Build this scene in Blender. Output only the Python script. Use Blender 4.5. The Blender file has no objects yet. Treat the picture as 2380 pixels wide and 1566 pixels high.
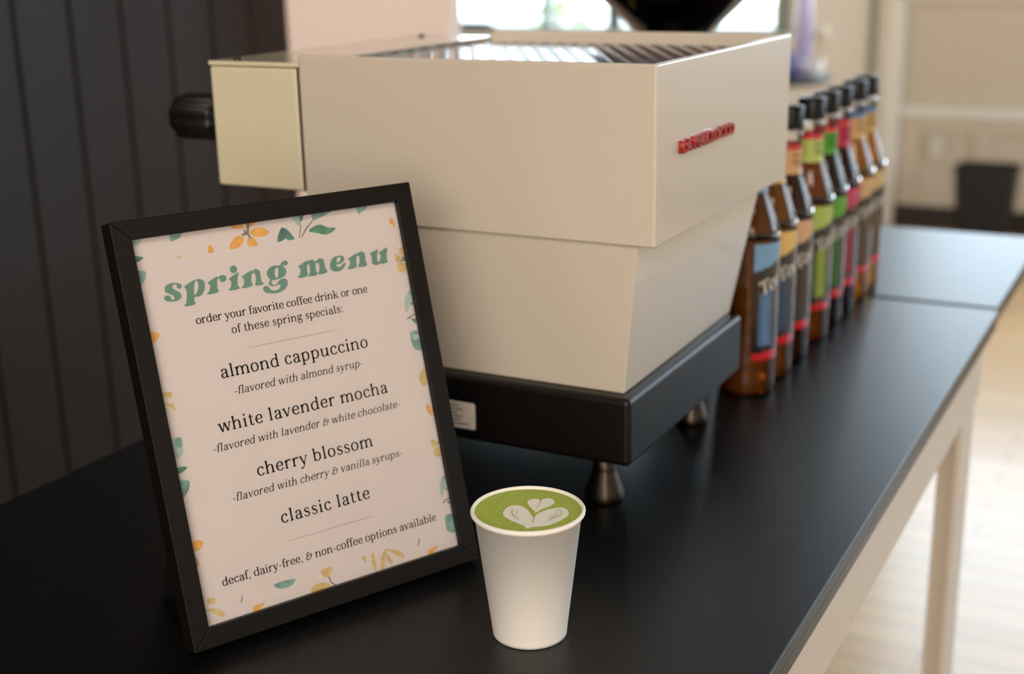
import bpy, bmesh, math, random
from mathutils import Vector, Matrix
random.seed(7)
scene = bpy.context.scene
col = scene.collection
PI = math.pi
TZ = 0.9                                   # height of the counter top above the floor

# ------------------------------------------------------------------ camera
def make_camera():
    yaw, pitch, roll = math.radians(28.088), math.radians(16.529), math.radians(-1.125)
    cy, sy = math.cos(yaw), math.sin(yaw)
    fw = Vector((-sy*math.cos(pitch), cy*math.cos(pitch), -math.sin(pitch)))
    r = Vector((cy, sy, 0)); u = r.cross(fw)
    cr, sr = math.cos(roll), math.sin(roll)
    r2 = cr*r + sr*u; u2 = -sr*r + cr*u
    M = Matrix((r2, u2, -fw)).transposed().to_4x4()
    M.translation = Vector((0.3842, -0.7382, TZ + 0.4647))
    cd = bpy.data.cameras.new('camera'); co = bpy.data.objects.new('camera', cd)
    col.objects.link(co); co.matrix_world = M
    cd.sensor_fit = 'HORIZONTAL'; cd.sensor_width = 36.0
    cd.lens = 3050.6/2380*36.0
    cd.clip_start = 0.02; cd.clip_end = 200
    cd.dof.use_dof = True; cd.dof.focus_distance = 0.925; cd.dof.aperture_fstop = 4.1
    scene.camera = co
make_camera()

# ------------------------------------------------------------------ world, lights, exposure
scene.view_settings.view_transform = 'Standard'
scene.view_settings.look = 'None'
scene.view_settings.exposure = 0.0
scene.view_settings.gamma = 1.0
scene.view_settings.use_curve_mapping = False
scene.cycles.use_denoising = True
scene.cycles.max_bounces = 12
scene.cycles.transparent_max_bounces = 16
scene.cycles.sample_clamp_indirect = 6.0
W = bpy.data.worlds.new('daylight'); scene.world = W; W.use_nodes = True
wn = W.node_tree.nodes; wl = W.node_tree.links
bg = wn['Background']; bg.inputs['Color'].default_value = (0.72, 0.87, 1.0, 1); bg.inputs['Strength'].default_value = 8.6

def area(name, loc, target, sx, sy, watts, color, spread=180):
    L = bpy.data.lights.new(name, 'AREA'); L.shape = 'RECTANGLE'; L.size = sx; L.size_y = sy
    L.energy = watts; L.color = color; L.spread = math.radians(spread)
    o = bpy.data.objects.new(name, L); col.objects.link(o); o.location = loc
    o.rotation_euler = (Vector(target)-Vector(loc)).to_track_quat('-Z', 'Y').to_euler()
    return o
area('front_fill_light', (0.7, -3.52, 1.75), (0.1, 0.6, 1.1), 3.0, 1.7, 100, (1.0, 0.885, 0.775))  # added warm fill at the front wall, which has no window
area('overhead_fill_light', (0.9, -1.2, 2.93), (0.3, 0.3, 0.9), 1.6, 1.2, 46, (1.0, 0.85, 0.70))  # added warm fill from above, no lamp fixture belongs to it
area('partition_fill_light', (-1.0, -0.5, 2.93), (-1.15, 1.46, 1.15), 0.6, 0.4, 7.5, (1.0, 0.84, 0.76), 75)  # added narrow wash to brighten the pink partition
area('back_fill_light', (-2.6, 3.4, 2.93), (-2.0, 4.4, 0.9), 1.0, 1.0, 25, (1.0, 0.84, 0.70))  # added fill for the left part of the room behind the partition
def portal(name, loc, target, sx, sy):
    o = area(name, loc, target, sx, sy, 1, (1, 1, 1)); o.data.cycles.is_portal = True
portal('window_portal_left', (-2.63, 6.0, 1.92), (-2.63, 0, 1.92), 2.2, 1.96)
portal('window_portal_right', (0.87, 6.0, 1.99), (0.87, 0, 1.99), 3.5, 1.75)
portal('window_portal_side', (3.42, 3.7, 1.72), (0, 3.7, 1.72), 2.4, 1.7)

# ------------------------------------------------------------------ materials
def lin(c):
    return tuple((x/12.92 if x <= 0.04045 else ((x+0.055)/1.055)**2.4) for x in c)
def hexc(h):
    return lin(tuple(int(h[i:i+2], 16)/255 for i in (0, 2, 4))) + (1,)
def mat(name, h, rough=0.5, spec=0.5, metal=0.0, coat=0.0, noise=0.0, nscale=40.0, bump=0.0, bscale=400.0, coat_rough=0.05, stretch=None):
    m = bpy.data.materials.new(name); m.use_nodes = True
    nt = m.node_tree; b = nt.nodes['Principled BSDF']
    c = hexc(h) if isinstance(h, str) else tuple(h)+(1,)
    b.inputs['Base Color'].default_value = c
    b.inputs['Roughness'].default_value = rough
    b.inputs['Specular IOR Level'].default_value = spec
    b.inputs['Metallic'].default_value = metal
    b.inputs['Coat Weight'].default_value = coat
    b.inputs['Coat Roughness'].default_value = coat_rough
    if noise or bump:
        tc = nt.nodes.new('ShaderNodeTexCoord'); mp = nt.nodes.new('ShaderNodeMapping')
        if stretch: mp.inputs['Scale'].default_value = stretch
        nt.links.new(tc.outputs['Object'], mp.inputs['Vector'])
    if noise:
        n = nt.nodes.new('ShaderNodeTexNoise'); n.inputs['Scale'].default_value = nscale; n.inputs['Detail'].default_value = 4
        nt.links.new(mp.outputs['Vector'], n.inputs['Vector'])
        r = nt.nodes.new('ShaderNodeValToRGB')
        r.color_ramp.elements[0].position = 0.3; r.color_ramp.elements[1].position = 0.7
        r.color_ramp.elements[0].color = tuple(x*(1-noise) for x in c[:3])+(1,)
        r.color_ramp.elements[1].color = tuple(min(1, x*(1+noise)) for x in c[:3])+(1,)
        nt.links.new(n.outputs['Fac'], r.inputs['Fac']); nt.links.new(r.outputs['Color'], b.inputs['Base Color'])
    if bump:
        n2 = nt.nodes.new('ShaderNodeTexNoise'); n2.inputs['Scale'].default_value = bscale; n2.inputs['Detail'].default_value = 3
        nt.links.new(mp.outputs['Vector'], n2.inputs['Vector'])
        bp = nt.nodes.new('ShaderNodeBump'); bp.inputs['Strength'].default_value = bump; bp.inputs['Distance'].default_value = 0.001
        nt.links.new(n2.outputs['Fac'], bp.inputs['Height']); nt.links.new(bp.outputs['Normal'], b.inputs['Normal'])
    return m
def glass_thin(name, tint=(1, 1, 1), rough=0.02, ior=1.45, gloss=1.0):
    m = bpy.data.materials.new(name); m.use_nodes = True
    nt = m.node_tree; nt.nodes.clear()
    out = nt.nodes.new('ShaderNodeOutputMaterial'); mx = nt.nodes.new('ShaderNodeMixShader')
    tr = nt.nodes.new('ShaderNodeBsdfTransparent'); tr.inputs['Color'].default_value = tuple(tint)+(1,)
    gl = nt.nodes.new('ShaderNodeBsdfGlossy'); gl.inputs['Roughness'].default_value = rough; gl.inputs['Color'].default_value = (gloss, gloss, gloss, 1)
    fr = nt.nodes.new('ShaderNodeFresnel'); fr.inputs['IOR'].default_value = ior
    nt.links.new(fr.outputs[0], mx.inputs[0]); nt.links.new(tr.outputs[0], mx.inputs[1]); nt.links.new(gl.outputs[0], mx.inputs[2])
    nt.links.new(mx.outputs[0], out.inputs['Surface'])
    return m
def liquid(name, h, clear):
    m = bpy.data.materials.new(name); m.use_nodes = True
    b = m.node_tree.nodes['Principled BSDF']
    b.inputs['Base Color'].default_value = hexc(h)
    b.inputs['Transmission Weight'].default_value = clear; b.inputs['IOR'].default_value = 1.2; b.inputs['Roughness'].default_value = 0.03
    return m

M = {}
M['laminate'] = mat('black_laminate', '070708', 0.38, 0.46, noise=0.25, nscale=9, bump=0.05, bscale=900)
M['edge'] = mat('black_edge_band', '100d0b', 0.35, 0.3)
M['white_paint'] = mat('white_paint', 'd3cbc0', 0.45, 0.4, bump=0.06, bscale=120)
M['machine'] = mat('cream_enamel', 'd4cbbc', 0.32, 0.5, coat=0.5, coat_rough=0.06)
M['machine_front'] = mat('cream_enamel_front', 'e2dabc', 0.30, 0.5, coat=1.0, coat_rough=0.03)
M['black_enamel'] = mat('black_enamel', '0e0a09', 0.38, 0.4, coat=0.0, bump=0.05, bscale=700)
M['black_plastic'] = mat('black_plastic', '0d0d0d', 0.4, 0.5)
M['steel'] = mat('brushed_steel', 'b4b1ac', 0.16, 0.5, metal=1.0)
M['dark_steel'] = mat('dark_steel', '4a423b', 0.34, 0.5, metal=1.0)
M['red'] = mat('red_badge', '9d0710', 0.22, 0.6, coat=0.6)
M['seam'] = mat('dark_seam', '4c4132', 0.6)
M['frame'] = mat('black_frame_wood', '120f0d', 0.5, 0.25, noise=0.2, nscale=30, bump=0.12, bscale=260, stretch=(1, 1, 6))
M['frame_back'] = mat('black_backing', '0c0b0a', 0.8, 0.2)
M['paper'] = mat('menu_paper', 'd3cbca', 0.7, 0.25, noise=0.012, nscale=30)
M['ink'] = mat('black_ink', '0f0f10', 0.8, 0.1)
M['rule'] = mat('grey_rule', 'aaa39b', 0.7, 0.2)
M['sage'] = mat('sage_heading_ink', '6a8f83', 0.7, 0.2, noise=0.05, nscale=60)
M['teal'] = mat('teal_wash', '7c9f98', 0.7, 0.2, noise=0.30, nscale=130)
M['dteal'] = mat('deep_teal_wash', '577c78', 0.7, 0.2, noise=0.30, nscale=130)
M['green'] = mat('green_wash', '5b8a72', 0.7, 0.2, noise=0.30, nscale=130)
M['pale'] = mat('pale_teal_wash', 'a3bdb5', 0.7, 0.2, noise=0.16, nscale=120)
M['orange'] = mat('orange_wash', 'dca760', 0.7, 0.2, noise=0.16, nscale=160)
M['dorange'] = mat('deep_orange_wash', 'd48f58', 0.7, 0.2, noise=0.16, nscale=160)
M['tan'] = mat('tan_wash', 'c8b17c', 0.7, 0.2, noise=0.16, nscale=150)
M['stem'] = mat('grey_stem_wash', '7c776c', 0.7, 0.2)
M['pane'] = glass_thin('frame_glass', rough=0.03, ior=1.17)
M['cup'] = mat('white_paper_cup', 'fbf8f2', 0.55, 0.35, bump=0.10, bscale=900)
M['matcha'] = mat('matcha_foam', 'a9bd4c', 0.55, 0.35, noise=0.12, nscale=420, bump=0.2, bscale=1800)
M['milk'] = mat('milk_foam', 'f4f2e8', 0.5, 0.35)
M['trace'] = mat('thin_green_trace', 'aebb86', 0.55, 0.3)
M['label_black'] = mat('label_black', '100f10', 0.2, 0.6, coat=1.0)
M['label_red'] = mat('label_red', 'c31a2b', 0.2, 0.6, coat=1.0)
M['label_white'] = mat('label_white', 'd9d2c8', 0.5)
M['cap'] = mat('bottle_cap_black', '060708', 0.35, 0.35)
M['pet'] = glass_thin('clear_bottle', tint=(0.97, 0.97, 0.97), rough=0.06, ior=1.45)
M['beans'] = mat('dark_roast_beans', '24110d', 0.45, noise=0.5, nscale=90, bump=0.8, bscale=90)
M['hopper'] = glass_thin('smoky_hopper', tint=(0.66, 0.56, 0.58), rough=0.05)
M['wall_cream'] = mat('cream_wall_paint', 'f0e8da', 0.7, 0.25)
M['wall_pink'] = mat('pale_pink_wall_paint', 'f2e2d9', 0.7, 0.25)
M['wall_panel'] = mat('beige_panel_paint', 'd3c6b0', 0.6, 0.3)
M['trim_paint'] = mat('trim_paint', 'ebe8dc', 0.5, 0.4)
M['ceiling'] = mat('ceiling_paint', '514a42', 0.8, 0.2)
M['window_frame'] = mat('grey_green_window_paint', '8f978c', 0.5)
M['mullion'] = mat('dark_mullion_paint', '3a403f', 0.5)
M['window_glass'] = glass_thin('window_glass', rough=0.0, ior=1.12)
M['baseboard'] = mat('dark_baseboard', '2d2219', 0.5)
M['navy'] = mat('navy_fabric', '1b2c4e', 0.8, 0.2)
M['bin'] = mat('bin_plastic', '0a0a09', 0.5)
M['outlet'] = mat('outlet_plastic', 'dcd6c8', 0.4)
M['lavender'] = mat('lavender_glaze', 'b9add6', 0.25, coat=0.4)
M['cobalt'] = mat('cobalt_glass', '2b3488', 0.15, coat=0.5)
M['globe'] = mat('cream_wax', 'e2d5b4', 0.5)
M['clear_jar'] = mat('frosted_jar', 'dddddc', 0.12, 0.6)
M['leaf_out'] = mat('pale_foliage', '8fae5a', 0.8, 0.2, noise=0.4, nscale=8)
M['bark'] = mat('bark', '4a3b2c', 0.9)
M['ground'] = mat('pavement', 'b9b6b0', 0.9)

def wall_boards():
    m = bpy.data.materials.new('black_board_wall'); m.use_nodes = True
    nt = m.node_tree; b = nt.nodes['Principled BSDF']
    b.inputs['Roughness'].default_value = 0.55; b.inputs['Specular IOR Level'].default_value = 0.35
    tc = nt.nodes.new('ShaderNodeTexCoord'); mp = nt.nodes.new('ShaderNodeMapping'); mp.inputs['Scale'].default_value = (1, 7, 1.2)
    n = nt.nodes.new('ShaderNodeTexNoise'); n.inputs['Scale'].default_value = 2.2; n.inputs['Detail'].default_value = 5
    r = nt.nodes.new('ShaderNodeValToRGB')
    r.color_ramp.elements[0].color = hexc('151211'); r.color_ramp.elements[1].color = hexc('1e1918')
    nt.links.new(tc.outputs['Object'], mp.inputs[0]); nt.links.new(mp.outputs[0], n.inputs['Vector'])
    nt.links.new(n.outputs['Fac'], r.inputs[0]); nt.links.new(r.outputs[0], b.inputs['Base Color'])
    return m
M['boards'] = wall_boards()
def wood_floor():
    m = bpy.data.materials.new('oak_floor_boards'); m.use_nodes = True
    nt = m.node_tree; b = nt.nodes['Principled BSDF']
    b.inputs['Roughness'].default_value = 0.28; b.inputs['Specular IOR Level'].default_value = 0.40
    b.inputs['Coat Weight'].default_value = 0.15; b.inputs['Coat Roughness'].default_value = 0.14
    tc = nt.nodes.new('ShaderNodeTexCoord')
    br = nt.nodes.new('ShaderNodeTexBrick'); br.inputs['Scale'].default_value = 1.0
    br.inputs['Brick Width'].default_value = 0.9; br.inputs['Row Height'].default_value = 0.085; br.inputs['Mortar Size'].default_value = 0.002
    br.inputs['Color1'].default_value = hexc('ecc795'); br.inputs['Color2'].default_value = hexc('dcb07f'); br.inputs['Mortar'].default_value = hexc('94724c')
    mp = nt.nodes.new('ShaderNodeMapping'); mp.inputs['Scale'].default_value = (3, 40, 1)
    n = nt.nodes.new('ShaderNodeTexNoise'); n.inputs['Scale'].default_value = 1.5; n.inputs['Detail'].default_value = 5
    mx = nt.nodes.new('ShaderNodeMix'); mx.data_type = 'RGBA'; mx.blend_type = 'MULTIPLY'; mx.inputs['Factor'].default_value = 0.35
    nt.links.new(tc.outputs['Object'], br.inputs['Vector']); nt.links.new(tc.outputs['Object'], mp.inputs[0]); nt.links.new(mp.outputs[0], n.inputs['Vector'])
    nt.links.new(br.outputs['Color'], mx.inputs['A']); nt.links.new(n.outputs['Color'], mx.inputs['B'])
    nt.links.new(mx.outputs['Result'], b.inputs['Base Color'])
    return m
M['floor'] = wood_floor()

# ------------------------------------------------------------------ mesh helpers
class MB:
    """collects faces; build() links them as ONE mesh object"""
    def __init__(s): s.v = []; s.f = []; s.m = []; s.sm = []
    def add(s, vs, fs, mi=0, smooth=False):
        o = len(s.v); s.v += [tuple(x) for x in vs]
        for f in fs: s.f.append(tuple(i+o for i in f)); s.m.append(mi); s.sm.append(smooth)
    def box(s, x0, x1, y0, y1, z0, z1, mi=0):
        vs = [(x, y, z) for z in (z0, z1) for y in (y0, y1) for x in (x0, x1)]
        s.add(vs, [(0, 2, 3, 1), (4, 5, 7, 6), (0, 1, 5, 4), (2, 6, 7, 3), (0, 4, 6, 2), (1, 3, 7, 5)], mi)
    def hexa(s, bot, top, mi=0):
        s.add(list(bot)+list(top), [(3, 2, 1, 0), (4, 5, 6, 7), (0, 1, 5, 4), (1, 2, 6, 5), (2, 3, 7, 6), (3, 0, 4, 7)], mi)
    def lathe(s, prof, n=48, c=(0, 0, 0), mi=0, cap0=True, cap1=True, axis='z', smooth=True, flute=None):
        vs = []; fs = []
        for r, z in prof:
            for k in range(n):
                a = 2*PI*k/n; rr = r
                if flute: rr = r*(1-flute[1]*(0.5-0.5*math.cos(flute[0]*a)))
                p = (rr*math.cos(a), rr*math.sin(a), z)
                if axis == 'x': p = (p[2], p[0], p[1])
                vs.append((p[0]+c[0], p[1]+c[1], p[2]+c[2]))
        for j in range(len(prof)-1):
            for k in range(n):
                k2 = (k+1) % n
                fs.append((j*n+k, j*n+k2, (j+1)*n+k2, (j+1)*n+k))
        if cap0: fs.append(tuple(range(n-1, -1, -1)))
        if cap1: fs.append(tuple((len(prof)-1)*n+k for k in range(n)))
        s.add(vs, fs, mi, smooth)
    def poly(s, pts, mi=0): s.add(pts, [tuple(range(len(pts)))], mi)
    def tube(s, pts, r, n=12, mi=0):
        P = [Vector(p) for p in pts]; vs = []; fs = []
        for i, p in enumerate(P):
            t = (P[min(i+1, len(P)-1)]-P[max(i-1, 0)]).normalized()
            a = t.cross(Vector((0, 0, 1)));  a = a.normalized() if a.length > 1e-4 else Vector((1, 0, 0))
            b = t.cross(a)
            for k in range(n):
                q = p + r*(math.cos(2*PI*k/n)*a + math.sin(2*PI*k/n)*b); vs.append(q)
        for i in range(len(P)-1):
            for k in range(n):
                k2 = (k+1) % n; fs.append((i*n+k, i*n+k2, (i+1)*n+k2, (i+1)*n+k))
        fs.append(tuple(range(n-1, -1, -1))); fs.append(tuple((len(P)-1)*n+k for k in range(n)))
        s.add(vs, fs, mi, True)
    def build(s, name, mats, parent=None, org=(0, 0, 0), bevel=0, seg=3, fixn=True):
        me = bpy.data.meshes.new(name)
        me.from_pydata([(x-org[0], y-org[1], z-org[2]) for x, y, z in s.v], [], s.f)
        for m_ in (mats if isinstance(mats, (list, tuple)) else [mats]): me.materials.append(M[m_])
        for p, mi, sm in zip(me.polygons, s.m, s.sm): p.material_index = mi; p.use_smooth = sm
        if fixn:
            bm = bmesh.new(); bm.from_mesh(me); bmesh.ops.recalc_face_normals(bm, faces=bm.faces); bm.to_mesh(me); bm.free()
        o = bpy.data.objects.new(name, me); col.objects.link(o)
        if parent is not None: o.parent = parent
        else: o.location = org
        if bevel:
            md = o.modifiers.new('bevel', 'BEVEL'); md.width = bevel; md.segments = seg; md.limit_method = 'ANGLE'; md.angle_limit = math.radians(40)
            md.harden_normals = True
            for p in me.polygons: p.use_smooth = True
        return o
def tag(o, label=None, cat=None, group=None, kind=None):
    for k, v in (('label', label), ('category', cat), ('group', group), ('kind', kind)):
        if v: o[k] = v
    return o
def thing(name, label, cat, loc, group=None, rot=None):
    o = bpy.data.objects.new(name, None); col.objects.link(o); o.location = loc; o.empty_display_size = 0.05
    if rot is not None: o.rotation_euler = rot
    return tag(o, label, cat, group)
def struct(o, label=None): return tag(o, label, None, None, 'structure')
def child(o, parent, loc): o.parent = parent; o.location = loc; return o
def copy_tree(o, parent=None):
    c = o.copy(); col.objects.link(c); c.parent = parent
    for ch in list(o.children): copy_tree(ch, c)
    return c
# ------------------------------------------------------------------ lettering: serif glyphs drawn as broad-nib strokes
def spline(P, n=7):
    if len(P) < 3: return P
    out = []
    for i in range(len(P)-1):
        p0 = P[max(i-1, 0)]; p1 = P[i]; p2 = P[i+1]; p3 = P[min(i+2, len(P)-1)]
        for k in range(n):
            t = k/n
            out.append(tuple(0.5*((2*b)+(-a+c)*t+(2*a-5*b+4*c-d)*t*t+(-a+3*b-3*c+d)*t**3) for a, b, c, d in zip(p0, p1, p2, p3)))
    out.append(P[-1]); return out
class Pen:
    def __init__(s, thick, thin, serif, ball, xs=1.0, brk=26):
        s.T = thick; s.t = thin; s.S = serif; s.B = ball; s.xs = xs; s.brk = brk; s.polys = []
    def rib(s, P, w=None, loop=False, mix=None):
        P = [(x*s.xs, y) for x, y in P]
        if loop: P = P+[P[0]]
        if mix is not None and len(P) == len(mix): P = [(x, y, m) for (x, y), m in zip(P, mix)]
        if loop:
            Q = [P[-2]]+P+[P[1]]; k = len(spline(Q[:2]+Q[2:3])) and 7
            q = spline(Q); q = q[7:-7]
        else: q = spline(P)
        L = []; R = []; n = len(q)
        for i in range(n):
            a = q[max(i-1, 0)]; b = q[min(i+1, n-1)]
            if loop and i in (0, n-1): a = q[-2]; b = q[1]
            dx, dy = b[0]-a[0], b[1]-a[1]; l = math.hypot(dx, dy) or 1
            if len(q[i]) == 3: ww = s.t+(s.T-s.t)*max(0, min(1, q[i][2]))
            elif w is None: ww = s.t+(s.T-s.t)*abs(dy/l)**1.5
            else: ww = w
            nx, ny = -dy/l*ww/2, dx/l*ww/2
            L.append((q[i][0]+nx, q[i][1]+ny)); R.append((q[i][0]-nx, q[i][1]-ny))
        for i in range(n-1): s.polys.append([L[i], R[i], R[i+1], L[i+1]])
    def dot(s, x, y, r): s.polys.append([(x*s.xs+r*math.cos(2*PI*k/18), y+r*math.sin(2*PI*k/18)) for k in range(18)])
    def ball(s, x, y): s.dot(x, y, s.B)
    def raw(s, pts): s.polys.append(pts)
    def stem(s, x, y0, y1, foot='b', flag=True):
        X = x*s.xs; h = s.T/2
        s.raw([(X-h, y0), (X+h, y0), (X+h, y1), (X-h, y1)])
        if flag: s.raw([(X+h, y1+8), (X-h-s.S*0.9, y1-s.t*0.9), (X-h-s.S*0.9, y1-s.t*1.7), (X-h, y1-s.t*1.9), (X+h, y1-s.t*1.9)])
        if foot: s.serif(x, y0, 1, foot)
    def serif(s, x, y, up=1, side='b', half=None):
        X = x*s.xs; h = half or s.T/2; l = -h-(s.S if side in 'bl' else 0); r = h+(s.S if side in 'br' else 0)
        t = s.t*0.9*up; b = s.brk*up
        s.raw([(X+l, y), (X+r, y), (X+r, y+t), (X+l, y+t)])
        if side in 'bl': s.raw([(X-h, y+t), (X-h-s.S*0.6, y+t), (X-h, y+t+b*1.3)])
        if side in 'br': s.raw([(X+h, y+t), (X+h+s.S*0.6, y+t), (X+h, y+t+b*1.3)])
    def arch(s, x0, x1, y0=0, top=487):
        w = x1-x0
        s.rib([(x0+10, 330), (x0+w*0.28, 430), (x0+w*0.62, top-8), (x0+w*0.93, 410), (x1, 290), (x1, y0)])
        s.serif(x1, y0)
    def bowl_r(s, x):   # bowl to the right of a stem at x
        s.rib([(x, 370), (x+100, 455), (x+200, 482), (x+320, 400), (x+355, 248), (x+315, 90), (x+200, 12), (x+90, 25), (x, 95)])
    def bowl_l(s, x):
        s.rib([(x, 385), (x-85, 462), (x-185, 484), (x-315, 400), (x-362, 248), (x-325, 90), (x-220, 12), (x-110, 35), (x, 120)])
    def dia(s, a, b, m): s.rib([a, b], w=s.t+(s.T-s.t)*m)
ADV = dict(a=500, b=560, c=470, d=570, e=490, f=325, g=510, h=590, i=290, k=560, l=285, m=880, n=600, o=530, p=570, r=425, s=420, t=345, u=590, v=500, w=740, y=500)
ADV.update({'&': 680, '-': 330, ',': 230, ':': 240, ' ': 235, 'T': 620})
def glyph(p, ch):
    B = p.ball; r = p.rib
    if ch == 'a':
        r([(112, 395), (150, 462), (240, 484), (340, 445), (372, 330), (372, 95), (405, 18), (478, 45)]); B(112+p.B*.1, 392)
        r([(372, 290), (250, 268), (125, 215), (88, 120), (140, 22), (235, 12), (330, 60), (372, 120)])
    elif ch == 'b': p.stem(118, 10, 740, None); p.bowl_r(118)
    elif ch == 'c': r([(388, 385), (350, 458), (262, 484), (130, 410), (75, 245), (130, 80), (255, 12), (360, 45), (425, 120)]); B(385, 385)
    elif ch == 'd': p.stem(440, 10, 740, 'r'); p.bowl_l(440)
    elif ch == 'e':
        r([(80, 262), (422, 262)], w=p.t); r([(420, 262), (405, 400), (335, 472), (250, 486), (130, 410), (75, 245), (130, 80), (258, 12), (365, 42), (430, 120)])
    elif ch == 'f':
        r([(150, 0), (150, 560), (180, 680), (255, 735), (335, 705)]); B(338, 680); r([(40, 470), (290, 470)], w=p.t); p.serif(150, 0)
    elif ch == 'g':
        r([(235, 484), (345, 440), (378, 335), (345, 230), (235, 185), (125, 230), (92, 335), (125, 440)], loop=True)
        r([(150, 205), (105, 140), (150, 85), (300, 70), (425, 30), (450, -70), (370, -180), (230, -218), (90, -185), (45, -95), (100, -10), (190, 40)],
          mix=[.2, .5, .6, .75, .9, .7, .45, .2, .4, .6, .3, .1])
        r([(350, 425), (400, 470), (460, 480)], w=p.t); B(462, 462)
    elif ch == 'h': p.stem(118, 0, 740); p.arch(118, 455)
    elif ch == 'i': p.stem(145, 0, 480); p.dot(140, 660, p.B*1.12)
    elif ch == 'k':
        p.stem(118, 0, 740); p.dia((150, 215), (415, 470), 0.15); p.dia((240, 300), (470, 0), 0.9); p.serif(415, 486, -1, 'b', 20); p.serif(475, 0, 1)
    elif ch == 'l': p.stem(142, 0, 740)
    elif ch == 'm': p.stem(118, 0, 480); p.arch(118, 440); p.arch(440, 762)
    elif ch == 'n': p.stem(118, 0, 480); p.arch(118, 460)
    elif ch == 'o': r([(265, 484), (405, 415), (455, 247), (405, 80), (265, 10), (125, 80), (75, 247), (125, 415)], loop=True)
    elif ch == 'p': p.stem(118, -230, 480); p.bowl_r(118)
    elif ch == 'r': p.stem(118, 0, 480); r([(125, 310), (190, 420), (270, 482), (350, 470)]); B(355, 440)
    elif ch == 's':
        r([(345, 370), (310, 455), (220, 484), (115, 430), (115, 335), (215, 265), (325, 195), (345, 105), (290, 28), (195, 12), (95, 50), (70, 145)],
          mix=[.3, .1, .1, .55, .8, 1, .85, .6, .2, .1, .15, .35])
    elif ch == 't': r([(150, 610), (150, 115), (185, 28), (255, 12), (325, 60)]); r([(40, 470), (300, 470)], w=p.t)
    elif ch == 'u':
        p.stem(118, 180, 480, None); r([(118, 260), (122, 120), (165, 30), (250, 14), (350, 55), (445, 150)]); p.stem(450, 0, 480, 'r')
    elif ch == 'v': p.dia((75, 480), (255, 0), .95); p.dia((430, 480), (258, 0), .1); p.serif(75, 484, -1, 'b', 30); p.serif(430, 484, -1, 'b', 15)
    elif ch == 'w':
        p.dia((70, 480), (225, 0), .95); p.dia((375, 480), (228, 0), .1); p.dia((375, 480), (535, 0), .95); p.dia((680, 480), (538, 0), .1)
        p.serif(70, 484, -1, 'b', 30); p.serif(375, 484, -1, 'b', 20); p.serif(680, 484, -1, 'b', 15)
    elif ch == 'y':
        p.dia((75, 480), (260, 10), .95); r([(430, 480), (250, -20), (190, -150), (120, -205), (60, -185)], w=p.t*1.1); B(72, -180)
        p.serif(75, 484, -1, 'b', 30); p.serif(430, 484, -1, 'b', 15)
    elif ch == '&':
        r([(470, 430), (560, 470), (600, 420), (560, 260), (470, 110), (340, 15), (180, 20), (95, 110), (130, 240), (270, 330), (330, 350)], mix=[.1, .2, .3, .5, .5, .2, .5, 1, .6, .2, .1])
        r([(330, 350), (200, 380), (160, 480), (220, 590), (330, 620), (400, 560)], mix=[.1, .5, .9, .6, .2, .2]); B(395, 545)
        r([(240, 355), (400, 350), (600, 330), (640, 380)], w=p.t)
    elif ch == '-': r([(55, 235), (275, 235)], w=p.t*1.35)
    elif ch == ',': p.dot(110, 35, p.B); r([(130, 40), (135, -40), (70, -120)], w=p.t)
    elif ch == ':': p.dot(120, 40, p.B); p.dot(120, 430, p.B)
    elif ch == 'T': p.stem(310, 0, 700, 'b', False); r([(40, 690), (580, 690)], w=p.t*1.3); r([(45, 700), (40, 560)], w=p.t); r([(575, 700), (580, 560)], w=p.t)
def text_polys(s, pen_args, x0, x1, y, xh, shear=0.0):
    """polygons of one line of lettering running from x0 to x1 on baseline y with x-height xh"""
    sc = xh/484.0; xs = pen_args.get('xs', 1.0)
    nat = sum(ADV[c]*xs*sc for c in s); gap = ((x1-x0)-nat)/(len(s)-1) if len(s) > 1 else 0
    out = []; cx = x0
    for c in s:
        p = Pen(**pen_args); glyph(p, c)
        for q in p.polys: out.append([(cx+(a+b*shear)*sc, y+b*sc) for a, b in q])
        cx += ADV[c]*xs*sc+gap
    return out
BOOK = dict(thick=94, thin=44, serif=54, ball=52)
ITAL = dict(thick=84, thin=42, serif=42, ball=48)
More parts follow.
